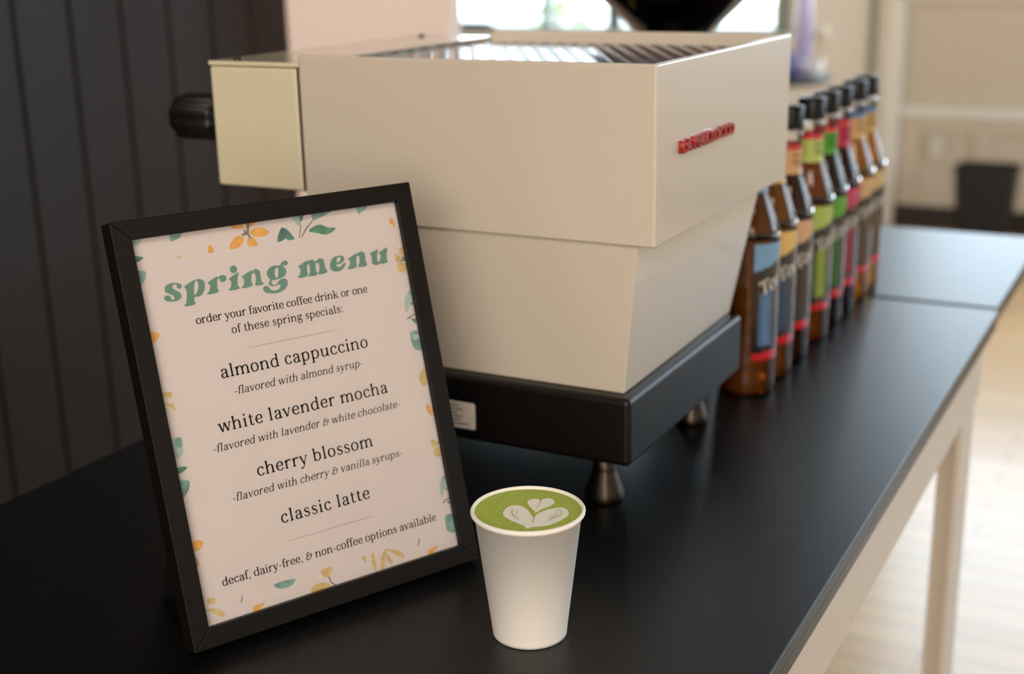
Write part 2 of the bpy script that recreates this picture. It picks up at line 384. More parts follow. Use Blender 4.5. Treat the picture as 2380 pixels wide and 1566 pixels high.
HEADING = [(0,[(31.5,251.7),(32.5,253.7),(35.0,255.1),(38.7,255.2),(42.3,254.4),(44.1,253.2),(44.1,251.6),(43.2,250.6),(41.5,250.6),(40.6,251.5),(40.7,253.1),(40.0,254.0),(38.5,254.0),(37.4,253.0),(37.6,251.4),(39.5,249.7),(41.7,248.0),(42.7,246.2),(42.1,244.2),(40.3,242.9),(37.6,242.3),(34.0,242.8),(30.8,243.8),(29.9,245.5),(30.5,246.8),(32.3,247.4),(34.4,246.5),(35.0,245.2),(35.1,243.8),(36.2,243.6),(37.2,244.3),(37.2,245.7),(35.6,247.3),(33.0,248.9),(31.6,250.2)]),
(0,[(46.3,251.8),(54.1,254.9),(53.7,254.0),(56.4,255.2),(59.3,254.4),(61.0,252.7),(61.1,250.1),(60.1,247.0),(57.9,244.0),(55.0,242.9),(52.0,243.1),(51.3,241.5),(51.3,239.7),(51.9,238.7),(49.8,237.6),(46.3,237.5),(43.4,237.8),(43.6,238.7),(44.9,239.7),(45.8,242.1),(46.5,244.9),(46.9,247.7),(46.6,249.9)]),
(1,[(54.1,253.1),(55.2,254.0),(56.2,253.1),(56.3,250.9),(55.4,247.7),(54.1,245.8),(52.7,244.6),(52.1,245.4),(52.7,248.9)]),
(0,[(63.5,251.5),(71.4,254.7),(71.2,253.6),(73.6,254.7),(76.4,255.0),(78.0,253.6),(77.8,251.6),(76.2,250.2),(74.1,250.2),(72.9,251.1),(72.8,252.6),(71.7,253.0),(70.8,251.8),(70.2,249.0),(70.0,246.5),(70.5,244.4),(69.8,243.5),(66.5,243.0),(62.0,243.2),(62.0,244.3),(63.3,245.1),(64.4,247.4),(64.8,249.5)]),
(0,[(79.8,251.7),(87.8,255.0),(86.8,252.2),(85.7,248.0),(85.5,245.8),(86.7,244.2),(85.7,243.3),(82.1,243.0),(78.3,243.2),(78.3,244.3),(79.9,245.3),(80.8,248.0),(80.9,250.2)]),
(0,[(82.0,258.1),(82.9,259.9),(85.2,260.5),(87.1,259.2),(87.2,257.3),(86.3,255.6),(84.1,255.0),(82.2,256.3)]),
(0,[(89.8,251.7),(97.9,254.9),(97.5,253.9),(100.5,255.3),(102.9,254.9),(104.3,253.2),(104.3,250.2),(104.1,247.2),(104.7,245.2),(105.9,244.3),(104.5,243.4),(101.6,243.1),(98.9,243.7),(99.0,244.7),(99.9,246.4),(100.4,250.1),(100.3,251.9),(99.2,252.6),(97.6,252.0),(96.9,249.9),(96.3,247.0),(96.9,244.8),(96.1,243.7),(92.4,243.1),(88.5,243.3),(88.3,244.2),(89.7,245.1),(90.9,247.9),(90.9,250.1)]),
(0,[(109.3,250.9),(111.1,253.6),(114.3,255.4),(118.8,255.3),(120.8,255.1),(122.8,257.1),(125.9,257.9),(127.6,256.7),(127.3,255.3),(125.6,254.2),(123.8,254.7),(123.2,254.0),(124.7,252.3),(125.1,249.9),(123.7,247.5),(120.9,245.9),(116.3,245.3),(113.4,245.3),(112.0,244.4),(111.9,243.0),(113.1,241.6),(115.6,242.0),(117.6,243.9),(119.9,245.1),(122.8,245.0),(124.5,243.2),(124.3,240.6),(122.1,237.9),(118.4,235.9),(113.4,235.4),(108.7,236.1),(105.3,237.6),(104.2,239.7),(104.9,241.5),(107.1,242.1),(108.8,240.8),(110.4,238.7),(113.0,237.5),(116.0,237.9),(117.9,239.3),(118.2,240.8),(116.7,241.3),(113.7,240.8),(111.0,241.2),(109.4,242.6),(109.8,244.4),(111.3,245.7),(109.9,247.8)]),
(1,[(115.5,249.5),(116.2,252.1),(117.4,253.5),(118.7,253.6),(118.8,251.7),(118.3,249.1),(117.3,247.0),(116.1,246.4),(115.6,247.6)]),
(0,[(135.2,252.1),(143.5,255.5),(143.1,254.4),(145.8,255.3),(148.3,255.0),(149.6,253.4),(150.1,253.7),(153.0,255.2),(155.5,255.0),(156.9,253.4),(156.9,250.3),(157.0,247.6),(157.5,246.0),(158.3,244.9),(157.0,243.8),(154.0,243.5),(150.6,243.6),(150.6,244.8),(151.8,246.5),(152.3,249.9),(152.0,251.9),(150.7,252.4),(149.7,251.8),(149.0,248.5),(149.0,246.2),(150.0,244.9),(148.8,243.5),(146.2,243.2),(142.5,243.4),(142.5,244.3),(143.7,246.2),(144.4,249.6),(144.3,251.9),(143.1,252.1),(142.2,250.3),(141.6,247.3),(141.9,245.6),(141.8,244.2),(139.1,243.5),(133.7,243.5),(133.7,244.6),(135.2,245.7),(136.3,248.2),(136.4,250.4)]),
(0,[(161.2,249.3),(162.7,252.2),(165.7,254.4),(169.7,255.0),(172.7,254.5),(174.1,252.8),(173.3,250.5),(170.6,249.0),(166.6,248.5),(166.6,247.3),(168.4,246.4),(171.2,247.4),(173.3,249.0),(174.4,248.8),(173.6,246.6),(171.0,244.3),(167.3,243.3),(163.5,243.9),(161.3,245.8)]),
(1,[(167.4,249.9),(167.6,252.2),(168.7,253.6),(170.5,253.7),(170.9,252.2),(169.9,250.7)]),
(0,[(176.8,251.3),(185.5,254.7),(185.1,253.7),(188.7,255.3),(190.9,254.7),(192.3,252.8),(191.8,248.9),(192.1,246.1),(192.6,244.7),(191.1,243.7),(188.4,243.5),(184.8,244.1),(184.7,245.1),(186.0,246.7),(186.9,249.7),(186.7,252.0),(185.4,252.4),(184.4,251.2),(183.5,247.8),(183.5,245.5),(183.8,244.7),(181.3,243.6),(178.6,243.3),(175.4,243.8),(175.6,244.7),(177.2,245.8),(178.4,248.6),(178.3,250.2)]),
(0,[(196.4,252.6),(204.3,255.0),(203.3,252.7),(202.2,248.9),(201.9,246.2),(202.6,245.3),(204.2,246.2),(205.3,249.3),(205.2,250.9),(204.2,251.4),(204.4,252.2),(212.3,255.2),(211.5,251.5),(210.2,246.9),(210.4,245.3),(211.0,244.0),(209.5,243.5),(205.3,243.1),(204.1,243.7),(200.8,243.0),(197.8,243.9),(196.9,245.8),(197.5,249.2),(197.3,251.2)])]
FLORAL = [('pale',[(13.0,290.0),(23.9,289.0),(19.6,285.0),(14.1,284.1)]),
('teal',[(42.4,288.7),(53.5,289.3),(49.7,285.9),(42.5,283.5)]),
('orange',[(87.8,289.0),(97.5,289.2),(98.2,286.3),(94.8,285.6),(90.0,287.1)]),
('orange',[(102.0,289.1),(109.9,289.5),(105.4,286.6),(102.0,286.2)]),
('orange',[(102.6,282.5),(106.9,284.5),(112.1,284.4),(116.2,282.0),(117.3,279.7),(114.8,278.3),(108.8,277.9),(104.5,279.4)]),
('orange',[(96.8,279.9),(96.0,275.8),(92.1,272.7),(87.5,272.1),(84.7,272.8),(85.8,276.0),(89.7,279.7),(93.8,280.8)]),
('orange',[(100.5,278.8),(104.3,278.4),(106.2,274.9),(107.1,272.1),(100.0,272.2),(99.0,274.7)]),
('stem',[(101.4,289.5),(103.6,289.5),(101.7,281.6),(102.9,277.8),(101.6,278.0),(100.2,280.6),(96.3,280.5),(95.7,281.8),(98.3,282.7),(97.9,285.2),(99.1,284.6),(100.1,283.0)]),
('orange',[(69.6,277.2),(71.4,277.0),(72.6,274.4),(72.3,271.7),(68.4,272.2),(68.5,275.0)]),
('tan',[(44.0,272.0),(46.2,273.2),(48.8,272.4),(46.8,271.8)]),
('dteal',[(128.3,282.3),(132.5,279.8),(135.5,275.0),(136.6,272.4),(130.9,272.3),(130.0,274.2),(127.6,272.8),(122.6,272.3),(123.6,276.1),(125.7,279.5)]),
('pale',[(137.5,287.7),(141.3,289.5),(144.4,288.1),(144.0,281.3),(140.6,283.0)]),
('dteal',[(143.9,289.1),(148.2,290.0),(145.3,284.8),(143.6,284.4)]),
('stem',[(143.3,281.7),(144.1,281.6),(142.1,276.0),(141.1,272.4),(140.3,272.5),(141.4,276.1)]),
('stem',[(153.9,284.5),(154.5,284.0),(147.8,278.3),(142.8,272.6),(142.2,273.2),(147.0,279.0)]),
('teal',[(155.0,289.8),(172.6,290.4),(167.8,287.5),(160.3,285.3),(154.5,284.0),(154.0,286.8)]),
('green',[(149.2,276.5),(153.5,279.4),(159.9,280.2),(165.6,277.1),(171.8,276.1),(168.3,273.3),(162.4,272.1),(155.2,274.4)]),
('teal',[(192.2,288.7),(202.7,289.3),(199.7,286.5),(193.2,283.4)]),
('tan',[(194.8,272.4),(198.9,272.9),(197.4,272.3),(195.3,272.0)]),
('orange',[(219.6,276.8),(221.6,276.8),(223.0,273.7),(223.1,267.2),(221.4,271.1),(218.8,272.8),(218.5,275.0)]),
('tan',[(222.5,251.7),(226.4,254.4),(228.1,253.2),(227.8,248.3),(224.7,246.8),(222.5,248.5)]),
('tan',[(217.9,249.8),(221.5,247.3),(223.3,244.8),(220.5,242.3),(217.4,243.4),(218.4,246.5)]),
('tan',[(219.5,241.1),(223.1,241.9),(225.6,239.5),(225.8,235.6),(223.2,234.0),(219.0,235.3),(217.8,238.4)]),
('stem',[(223.7,246.1),(228.1,246.3),(227.9,243.1),(224.2,242.3),(221.2,242.2),(223.5,244.0)]),
('pale',[(219.5,213.1),(223.6,218.3),(227.8,220.5),(228.9,214.8),(224.0,209.7),(219.0,202.1),(218.2,208.1)]),
('teal',[(223.6,218.3),(228.2,220.6),(228.3,215.6),(224.4,214.9)]),
('dteal',[(223.4,208.5),(229.5,214.0),(229.1,208.9),(225.7,206.8)]),
('stem',[(218.0,198.0),(225.1,200.6),(229.0,201.0),(228.9,200.2),(224.9,199.6),(219.0,197.1)]),
('green',[(221.1,197.8),(226.4,196.2),(228.4,188.0),(225.5,191.8)]),
('teal',[(218.8,186.8),(223.8,187.5),(228.5,184.7),(228.9,176.0),(229.1,171.4),(223.4,171.5),(218.9,175.3),(218.3,181.9)]),
('pale',[(220.2,184.9),(225.4,184.6),(226.1,180.5),(220.7,180.2)]),
('tan',[(224.9,157.3),(227.4,153.2),(227.6,148.6),(222.6,143.3),(219.1,148.0),(219.7,152.2)]),
('orange',[(221.5,128.7),(223.3,128.6),(224.6,124.1),(224.3,118.9),(221.6,122.4),(220.5,125.6)]),
('green',[(12.8,277.7),(18.0,277.2),(21.3,275.8),(18.6,274.2),(13.0,272.8)]),
('teal',[(12.6,267.9),(17.2,267.3),(20.9,265.8),(19.5,261.4),(16.3,257.3),(12.8,256.1)]),
('orange',[(13.7,224.2),(18.4,223.9),(21.9,222.3),(20.8,219.4),(17.7,217.3),(13.5,217.0)]),
('dorange',[(13.6,212.0),(15.2,209.6),(15.3,207.0),(13.9,205.6)]),
('tan',[(15.7,181.3),(18.7,181.5),(22.1,180.5),(22.0,177.4),(18.5,177.2),(15.8,179.0)]),
('tan',[(14.0,174.5),(18.3,173.4),(22.0,172.0),(22.1,167.7),(18.9,170.4)]),
('tan',[(14.5,167.6),(15.7,165.5),(15.2,163.9)]),
('pale',[(13.8,148.4),(22.3,148.5),(22.4,141.7),(22.0,138.2),(18.9,134.9),(14.6,134.7),(13.6,141.4)]),
('teal',[(19.2,148.3),(22.4,148.5),(22.1,142.3),(19.1,141.9),(17.6,146.3)]),
('green',[(15.0,127.6),(18.7,128.2),(22.8,127.2),(19.8,124.6),(14.8,123.7)]),
('teal',[(14.6,118.8),(18.9,118.6),(22.5,116.9),(20.7,111.4),(16.9,107.6),(15.0,107.3)]),
('orange',[(15.7,75.1),(20.6,74.9),(23.6,73.3),(22.0,69.6),(18.0,68.3),(15.1,68.8)]),
('dorange',[(15.8,65.4),(17.1,62.0),(17.3,58.4),(15.8,56.8)]),
('tan',[(18.5,33.1),(21.8,33.0),(24.1,32.0),(23.3,28.8),(19.2,29.4),(18.0,31.2)]),
('tan',[(15.9,26.5),(23.3,24.8),(27.3,21.6),(28.7,18.6),(27.4,17.5),(24.0,19.4),(19.8,23.1)]),
('tan',[(16.0,19.5),(17.7,17.0),(17.0,14.8)]),
('stem',[(43.6,28.2),(44.3,27.9),(42.6,23.3),(41.7,23.0)]),
('orange',[(49.8,16.3),(51.6,18.1),(55.5,18.2),(59.8,18.4),(57.0,15.9),(53.9,13.8),(50.1,14.0)]),
('teal',[(68.5,28.6),(76.7,29.0),(86.1,28.1),(83.1,24.6),(77.6,23.5),(71.9,24.9)]),
('tan',[(106.9,28.2),(111.8,28.7),(116.7,27.9),(114.9,24.0),(110.9,21.4),(107.4,24.3)]),
('tan',[(96.2,16.4),(100.9,19.3),(107.0,19.0),(110.7,17.0),(112.1,14.1),(107.2,13.3),(98.1,12.6)]),
('stem',[(111.7,21.8),(112.8,21.7),(113.6,17.5),(118.8,12.7),(112.1,13.9),(111.9,14.9),(115.9,14.0),(112.9,16.9)]),
('tan',[(140.9,28.6),(145.1,28.3),(144.4,23.5)]),
('tan',[(150.5,28.4),(152.3,28.2),(152.3,21.5),(151.7,14.6),(150.1,17.6),(149.3,23.6)]),
('tan',[(157.2,22.7),(161.3,28.0),(162.6,27.3),(160.4,20.5),(158.0,14.0),(155.5,14.7)]),
('tan',[(162.4,26.4),(164.5,22.5),(166.6,17.4),(165.7,15.7),(162.3,19.3)]),
('tan',[(162.2,28.8),(168.3,26.6),(175.0,23.5),(177.3,18.9),(176.1,18.2),(170.9,21.4),(166.6,25.4),(162.4,27.7)]),
('stem',[(192.7,29.0),(193.6,28.5),(191.5,23.7),(190.5,23.7)]),
('orange',[(198.2,16.2),(200.9,18.1),(208.5,18.9),(205.1,15.9),(201.6,14.0),(198.6,14.5)]),
('tan',[(224.8,103.5),(228.4,105.9),(229.9,103.6),(228.8,98.5),(225.3,98.7)]),
('tan',[(219.4,101.4),(222.5,100.0),(224.9,96.8),(222.1,94.8),(219.2,95.5)]),
('tan',[(221.1,93.7),(224.2,93.9),(227.5,90.9),(225.8,86.6),(221.9,86.6),(219.9,89.4)]),
('stem',[(224.3,97.6),(228.7,97.9),(228.7,95.2),(224.6,95.5)]),
('pale',[(220.0,64.8),(223.8,70.5),(228.2,72.7),(228.9,65.2),(224.1,61.1),(219.5,54.3),(218.9,59.7)]),
('teal',[(223.8,70.5),(228.5,72.8),(228.6,67.3),(224.6,66.9)]),
('dteal',[(223.8,59.8),(229.6,65.0),(229.6,61.0),(226.6,58.0)]),
('stem',[(219.0,50.4),(225.5,53.4),(228.9,53.2),(228.8,52.4),(225.3,52.1),(219.7,49.5)]),
('green',[(223.3,50.3),(227.9,49.7),(229.4,42.3),(226.1,45.2)]),
('teal',[(219.5,39.6),(224.2,40.0),(229.3,38.3),(229.2,30.3),(228.5,25.2),(223.3,25.0),(218.6,28.5),(218.7,34.5)])]
# ================================================================== the room
MB_ = MB
b = MB(); b.box(-4.3, 3.3, -3.7, 6.1, -0.06, 0.0); struct(b.build('floor', 'floor'))
b = MB(); b.box(-4.3, 3.3, -3.7, 6.1, 3.0, 3.1); struct(b.build('ceiling', 'ceiling'))
YB = 5.85
WA = (-3.75, -1.52, 0.925, 2.9)           # left window opening: x0 x1 z0 z1
WB = (-0.945, 2.6, 1.13, 2.86)             # high window opening right of the pilaster
b = MB(); y0, y1 = YB, YB+0.16
b.box(-4.2, WA[0], y0, y1, 0, 3); b.box(WA[0], WA[1], y0, y1, 0, WA[2]); b.box(WA[0], WA[1], y0, y1, WA[3], 3)
b.box(WA[1], WB[0], y0, y1, 0, 3); b.box(WB[0], WB[1], y0, y1, 0, WB[2]); b.box(WB[0], WB[1], y0, y1, WB[3], 3); b.box(WB[1], 3.2, y0, y1, 0, 3)
struct(b.build('wall_back', 'wall_cream'))
b = MB(); b.box(-1.42, -1.3, -3.6, 1.46, 0, 3)
for k in range(44):                        # planks with open grooves between them
    a = 0.877-0.1165*38+0.1165*k+0.005; c = a+0.1105
    if a > 1.44: break
    b.box(-1.3, -1.288, a, min(c, 1.46), 0, 3)
struct(b.build('wall_left', 'boards', bevel=0.003, seg=2))
b = MB(); b.box(-4.2, -0.908, 1.46, 1.50, 0, 3); struct(b.build('wall_partition', 'wall_pink'))
b = MB(); b.box(-4.3, -4.2, 1.50, 6.01, 0, 3); struct(b.build('wall_far_left', 'wall_cream'))
WC = (2.55, 4.85, 0.9, 2.55)               # window opening in the right wall: y0 y1 z0 z1
b = MB(); b.box(3.2, 3.3, -3.6, WC[0], 0, 3); b.box(3.2, 3.3, WC[1], 6.01, 0, 3); b.box(3.2, 3.3, WC[0], WC[1], 0, WC[2]); b.box(3.2, 3.3, WC[0], WC[1], WC[3], 3)
struct(b.build('wall_right', 'wall_cream'))
b = MB(); b.box(-1.42, 3.3, -3.7, -3.6, 0, 3); struct(b.build('wall_front', 'wall_cream'))
# wainscot below the high window: recessed panels, stiles, chair rail
b = MB()
b.box(-0.955, 3.2, YB-0.012, YB, 0.11, 0.54)
for x in (-0.955, -0.60, 0.30, 1.20, 2.10, 3.0): b.box(x, x+0.10, YB-0.026, YB-0.012, 0.17, 0.47)
b.box(-0.955, 3.2, YB-0.026, YB-0.012, 0.11, 0.17); b.box(-0.955, 3.2, YB-0.026, YB-0.012, 0.47, 0.54)
struct(b.build('trim_1', 'wall_panel', bevel=0.004, seg=2))
b = MB(); b.box(-0.955, 3.2, YB-0.045, YB, 0.54, 0.595); struct(b.build('trim_2', 'trim_paint', bevel=0.008))
b = MB(); b.box(-1.035, -0.955, YB-0.07, YB, 0, 3); struct(b.build('trim_3', 'trim_paint', bevel=0.01))
b = MB(); b.box(-0.955, 3.2, YB-0.002, YB, 0.595, WB[2]-0.05); struct(b.build('trim_4', 'wall_panel'))
b = MB(); b.box(-1.13, -1.10, YB-0.02, YB, 0, 3); struct(b.build('trim_5', 'window_frame', bevel=0.004))
b = MB(); b.box(-0.955, 3.2, YB-0.034, YB-0.0, 0.0, 0.11); b.box(-4.2, -1.035, YB-0.03, YB, 0, 0.11); struct(b.build('baseboard_back', 'baseboard', bevel=0.004))
# windows
def window(name, x0, x1, z0, z1, fr, mull, posts, label):
    root = thing(name, label, None, ((x0+x1)/2, YB+0.08, z0)); root['kind'] = 'structure'; org = root.location
    b = MB(); t = 0.06
    b.box(x0, x0+t, YB+0.02, YB+0.11, z0, z1); b.box(x1-t*1.6, x1, YB+0.02, YB+0.11, z0, z1); b.box(x0+t, x1-t*1.6, YB+0.02, YB+0.11, z1-t, z1); b.box(x0+t, x1-t*1.6, YB+0.02, YB+0.11, z0, z0+t*0.4)
    b.build('window_frame', fr, root, org, bevel=0.004)
    for (xa, xb, mm) in posts:
        b = MB(); b.box(xa, xb, YB+0.03, YB+0.10, z0+t*0.4, z1-t); b.build('mullion', mm, root, org, bevel=0.004)
    b = MB(); b.box(x0+t, x1-t, YB+0.062, YB+0.068, z0+t*0.4, z1-t); b.build('glass_pane', 'window_glass', root, org)
    b = MB(); b.box(x0-0.05, x1+0.02, YB-0.07, YB+0.02, z0-0.035, z0); b.build('window_sill', 'trim_paint', root, org, bevel=0.006)
window('window_1', *WA, 'window_frame', 'mullion', [(-2.535, -2.475, 'mullion'), (-2.93, -2.885, 'window_frame')], 'wide bright window behind the espresso machine')
window('window_2', *WB, 'trim_paint', 'trim_paint', [(0.25, 0.31, 'trim_paint'), (1.42, 1.48, 'trim_paint')], 'high bright window right of the cream pilaster')
rw = thing('window_3', 'side window in the right wall', None, (3.25, 3.7, WC[2])); rw['kind'] = 'structure'; org = rw.location
b = MB(); b.box(3.21, 3.29, WC[0], WC[0]+0.06, WC[2], WC[3]); b.box(3.21, 3.29, WC[1]-0.06, WC[1], WC[2], WC[3]); b.box(3.21, 3.29, WC[0]+0.06, WC[1]-0.06, WC[2], WC[2]+0.06); b.box(3.21, 3.29, WC[0]+0.06, WC[1]-0.06, WC[3]-0.06, WC[3]); b.build('window_frame', 'trim_paint', rw, org, bevel=0.004)
b = MB(); b.box(3.22, 3.28, 3.67, 3.73, WC[2]+0.06, WC[3]-0.06); b.build('mullion', 'trim_paint', rw, org, bevel=0.004)
b = MB(); b.box(3.248, 3.252, WC[0]+0.06, WC[1]-0.06, WC[2]+0.06, WC[3]-0.06); b.build('glass_pane', 'window_glass', rw, org)
# outside
b = MB(); b.box(-14, 10, 6.1, 30, -0.1, -0.02); b.box(3.4, 10, -4, 6.1, -0.1, -0.02); tag(b.build('pavement', 'ground'), None, None, None, 'structure')
rt = thing('shrub', 'pale green leafy shrub growing outside the window behind the espresso machine', 'shrub', (-4.35, 9.0, 0))
b = MB(); b.tube([(0, 0, 0), (0.02, 0, 0.5), (0, 0.02, 1.1)], 0.03); b.build('trunk', 'bark', rt)
b = MB()
for k in range(520):
    a, e, r = random.uniform(0, 2*PI), random.uniform(-1, 1), random.uniform(0.6, 1)
    p = Vector((0.33*r*math.cos(a)*math.sqrt(1-e*e), 0.33*r*math.sin(a)*math.sqrt(1-e*e), 1.15+0.75*r*e))
    d = Vector((random.uniform(-1, 1), random.uniform(-1, 1), random.uniform(-0.4, 1))).normalized(); q = d.cross(Vector((random.random(), random.random(), 0.3))).normalized()
    b.poly([p, p+0.05*d+0.025*q, p+0.11*d, p+0.05*d-0.025*q])
b.build('foliage', 'leaf_out', rt, fixn=False)

# ================================================================== counters
def make_table(x0, x1, y0, y1, label, ov=(0.008, 0.03, 0.06, 0.45)):
    t = thing('counter_table', label, 'table', ((x0+x1)/2, (y0+y1)/2, 0)); org = t.location
    b = MB(); b.box(x0, x1, y0, y1, TZ-0.012, TZ); b.build('laminate_top', 'laminate', t, org, bevel=0.0022)
    b = MB(); b.box(x0+0.0012, x1-0.0012, y0+0.0012, y1-0.0012, TZ-0.026, TZ-0.0125); b.build('edge_band', 'edge', t, org, bevel=0.002)
    ix0, ix1, iy0, iy1 = x0+ov[0], x1-ov[0], y0+ov[1], y1-ov[2]
    for (a, c, d, e) in ((ix1-0.02, ix1, iy0, iy1), (ix0, ix0+0.02, iy0, iy1), (ix0+0.02, ix1-0.02, iy0, iy0+0.02), (ix0+0.02, ix1-0.02, iy1-0.02, iy1)):
        b = MB(); b.box(a, c, d, e, TZ-0.100, TZ-0.026); b.build('apron', 'white_paint', t, org, bevel=0.0015)
    for sx in (0, 1):
        for sy in (0, 1):
            lx = (ix1-0.027, ix1-0.001) if sx else (ix0+0.001, ix0+0.045); ly = (iy1-0.11, iy1-0.021) if sy else (iy0+0.021, iy0+0.11)
            if sy and not sx: ly = (ly[0]-ov[3], ly[1]-ov[3])
            b = MB(); b.box(lx[0], lx[0]+0.009, ly[0], ly[1], 0, TZ-0.100); b.box(lx[1]-0.009, lx[1], ly[0], ly[1], 0, TZ-0.100); b.box(lx[0]+0.009, lx[1]-0.009, ly[0]+0.006, ly[1]-0.006, 0, TZ-0.100)
            b.build('leg', 'white_paint', t, org, bevel=0.002)
    return t
make_table(-0.5262, 0.1697, -0.95, 1.0125, 'black laminate counter table holding the menu frame, cup and espresso machine')
t2 = thing('counter_table', 'shiny black counter table butted against the far end of the main counter', 'table', (-0.35, 1.25, 0)); org = t2.location
b = MB(); b.box(-0.5262, 0.1660, 1.0225, 1.49, TZ-0.012, TZ); b.build('laminate_top', 'laminate', t2, org, bevel=0.0022)
b = MB(); b.box(-0.525, 0.1648, 1.0237, 1.4888, TZ-0.026, TZ-0.0125); b.build('edge_band', 'edge', t2, org, bevel=0.002)
b = MB(); b.box(-0.41, -0.29, 1.19, 1.31, 0.03, TZ-0.026); b.build('pedestal', 'white_paint', t2, org, bevel=0.004)
b = MB(); b.box(-0.52, -0.18, 1.06, 1.44, 0, 0.03); b.build('base_plate', 'white_paint', t2, org, bevel=0.006)

# ================================================================== menu frame
FW, FH, FT = 0.2395, 0.3024, 0.0185
az, ti = math.radians(63.899), math.radians(15.749)
E_ = Vector((math.cos(az), math.sin(az), 0)); N_ = Vector((-math.sin(az), math.cos(az), 0))
UP = N_*math.sin(ti)+Vector((0, 0, math.cos(ti))); BK = UP.cross(E_)
fr = bpy.data.objects.new('menu_frame', None); col.objects.link(fr)
Mx = Matrix((E_, BK, UP)).transposed().to_4x4(); Mx.translation = Vector((-0.1881, -0.1359, TZ+0.0050)); Mx = Mx @ Matrix.Scale(0.9892, 4); fr.matrix_world = Mx
tag(fr, 'black picture frame with the printed spring menu, propped up on the counter', 'picture frame')
# local axes: x along the frame, y away from the viewer, z up the frame
RL, RR, RB, RT = 0.0138, 0.0142, 0.0142, 0.0134
b = MB()
outer = [(0, 0), (FW, 0), (FW, FH), (0, FH)]; inner = [(RL, RB), (FW-RR, RB), (FW-RR, FH-RT), (RL, FH-RT)]
for k in range(4):                          # four mitred rails
    k2 = (k+1) % 4; q = [outer[k], outer[k2], inner[k2], inner[k]]
    b.hexa([(x, 0, z) for x, z in q], [(x, FT, z) for x, z in q])
b.build('frame_border', 'frame', fr, bevel=0.0008, seg=2)
b = MB(); b.box(RL+0.0002, FW-RR-0.0002, 0.0078, 0.0168, RB+0.0002, FH-RT-0.0002); b.build('backing_board', 'frame_back', fr)
PY = 0.0062
b = MB(); x0, x1, z0, z1 = RL+0.0003, FW-RR-0.0003, RB+0.0003, FH-RT-0.0003
b.box(x0, x1, PY, PY+0.0012, z0, z1, 0)
mats = ['paper', 'ink', 'rule', 'sage', 'teal', 'dteal', 'green', 'pale', 'orange', 'dorange', 'tan', 'stem']
def clip(poly):                             # keep the printed motifs inside the sheet
    for ax, lim, sg in ((0, x0, 1), (0, x1, -1), (1, z0, 1), (1, z1, -1)):
        out = []
        for i in range(len(poly)):
            p, q = poly[i-1], poly[i]; pi, qi = sg*(p[ax]-lim) >= 0, sg*(q[ax]-lim) >= 0
            if pi != qi:
                t = (lim-p[ax])/(q[ax]-p[ax]); out.append((p[0]+t*(q[0]-p[0]), p[1]+t*(q[1]-p[1])))
            if qi: out.append(q)
        poly = out
        if not poly: return []
    return poly
def smooth_closed(P):
    n = len(P)
    if n < 5: return P
    out = []
    for i in range(n):
        a, c, d, e = P[i-1], P[i], P[(i+1) % n], P[(i+2) % n]
        out.append(c)
        out.append(tuple(0.5*((2*c[j])+(-a[j]+d[j])*0.5+(2*a[j]-5*c[j]+4*d[j]-e[j])*0.25+(-a[j]+3*c[j]-3*d[j]+e[j])*0.125) for j in (0, 1)))
    return out
for k, (kind, P) in enumerate(FLORAL):
    P = [(x/1000, z/1000) for x, z in P]
    if kind != 'stem': P = smooth_closed(P)
    P = clip(P)
    if len(P) > 2: b.poly([(x, PY-0.00004-0.000002*k, z) for x, z in P], mats.index(kind))
def line(s, pen, u0, u1, v, xh, m, shear=0.0):
    for q in text_polys(s, pen, u0/1000, u1/1000, v/1000, xh/1000, shear): b.poly([(x, PY-0.00025, z) for x, z in q], mats.index(m))
for hole, P in HEADING:                     # the flared heading letters, one outline each
    b.poly([(x/1000, PY-0.00022-0.00006*hole, z/1000) for x, z in smooth_closed(P)], 0 if hole else mats.index('sage'))
line('order your favorite coffee drink or one', BOOK, 49.2, 188.6, 223.8, 4.0, 'ink')
line('of these spring specials:', BOOK, 74.1, 165.2, 212.6, 4.0, 'ink')
line('almond cappuccino', BOOK, 59.6, 180.6, 182.6, 6.3, 'ink')
line('-flavored with almond syrup-', ITAL, 67.0, 173.0, 169.3, 3.85, 'ink', 0.17)
line('white lavender mocha', BOOK, 50.5, 190.0, 145.2, 6.3, 'ink')
line('-flavored with lavender & white chocolate-', ITAL, 43.0, 198.0, 132.1, 3.85, 'ink', 0.17)
line('cherry blossom', BOOK, 72.4, 168.8, 108.0, 6.3, 'ink')
line('-flavored with cherry & vanilla syrups-', ITAL, 50.2, 192.0, 94.8, 3.85, 'ink', 0.17)
line('classic latte', BOOK, 83.6, 158.2, 70.0, 6.3, 'ink')
line('decaf, dairy-free, & non-coffee options available', BOOK, 31.0, 211.2, 38.5, 4.05, 'ink')
for u0, u1, v in ((85.5, 154.8, 200.2), (86.6, 156.2, 56.0)):
    b.poly([(u0/1000, PY-0.00025, v/1000), (u1/1000, PY-0.00025, v/1000), (u1/1000, PY-0.00025, v/1000+0.0004), (u0/1000, PY-0.00025, v/1000+0.0004)], mats.index('rule'))
b.build('menu_sheet', mats, fr, fixn=False)
b = MB(); b.box(x0, x1, 0.0043, 0.0055, z0, z1); b.build('glass_pane', 'pane', fr)
# easel leg folded out behind, down to the counter
b = MB()
def gz(y): return (-0.00505/0.9892+0.27143*y)/0.96246      # local height of the counter top at local depth y
yb_ = 0.098
b.hexa([(0.017, yb_, gz(yb_)), (0.222, yb_, gz(yb_)), (0.222, yb_+0.003, gz(yb_+0.003)), (0.017, yb_+0.003, gz(yb_+0.003))],
       [(0.045, FT, 0.190), (0.195, FT, 0.190), (0.195, FT+0.003, 0.190), (0.045, FT+0.003, 0.190)])
b.build('easel_leg', 'frame_back', fr)

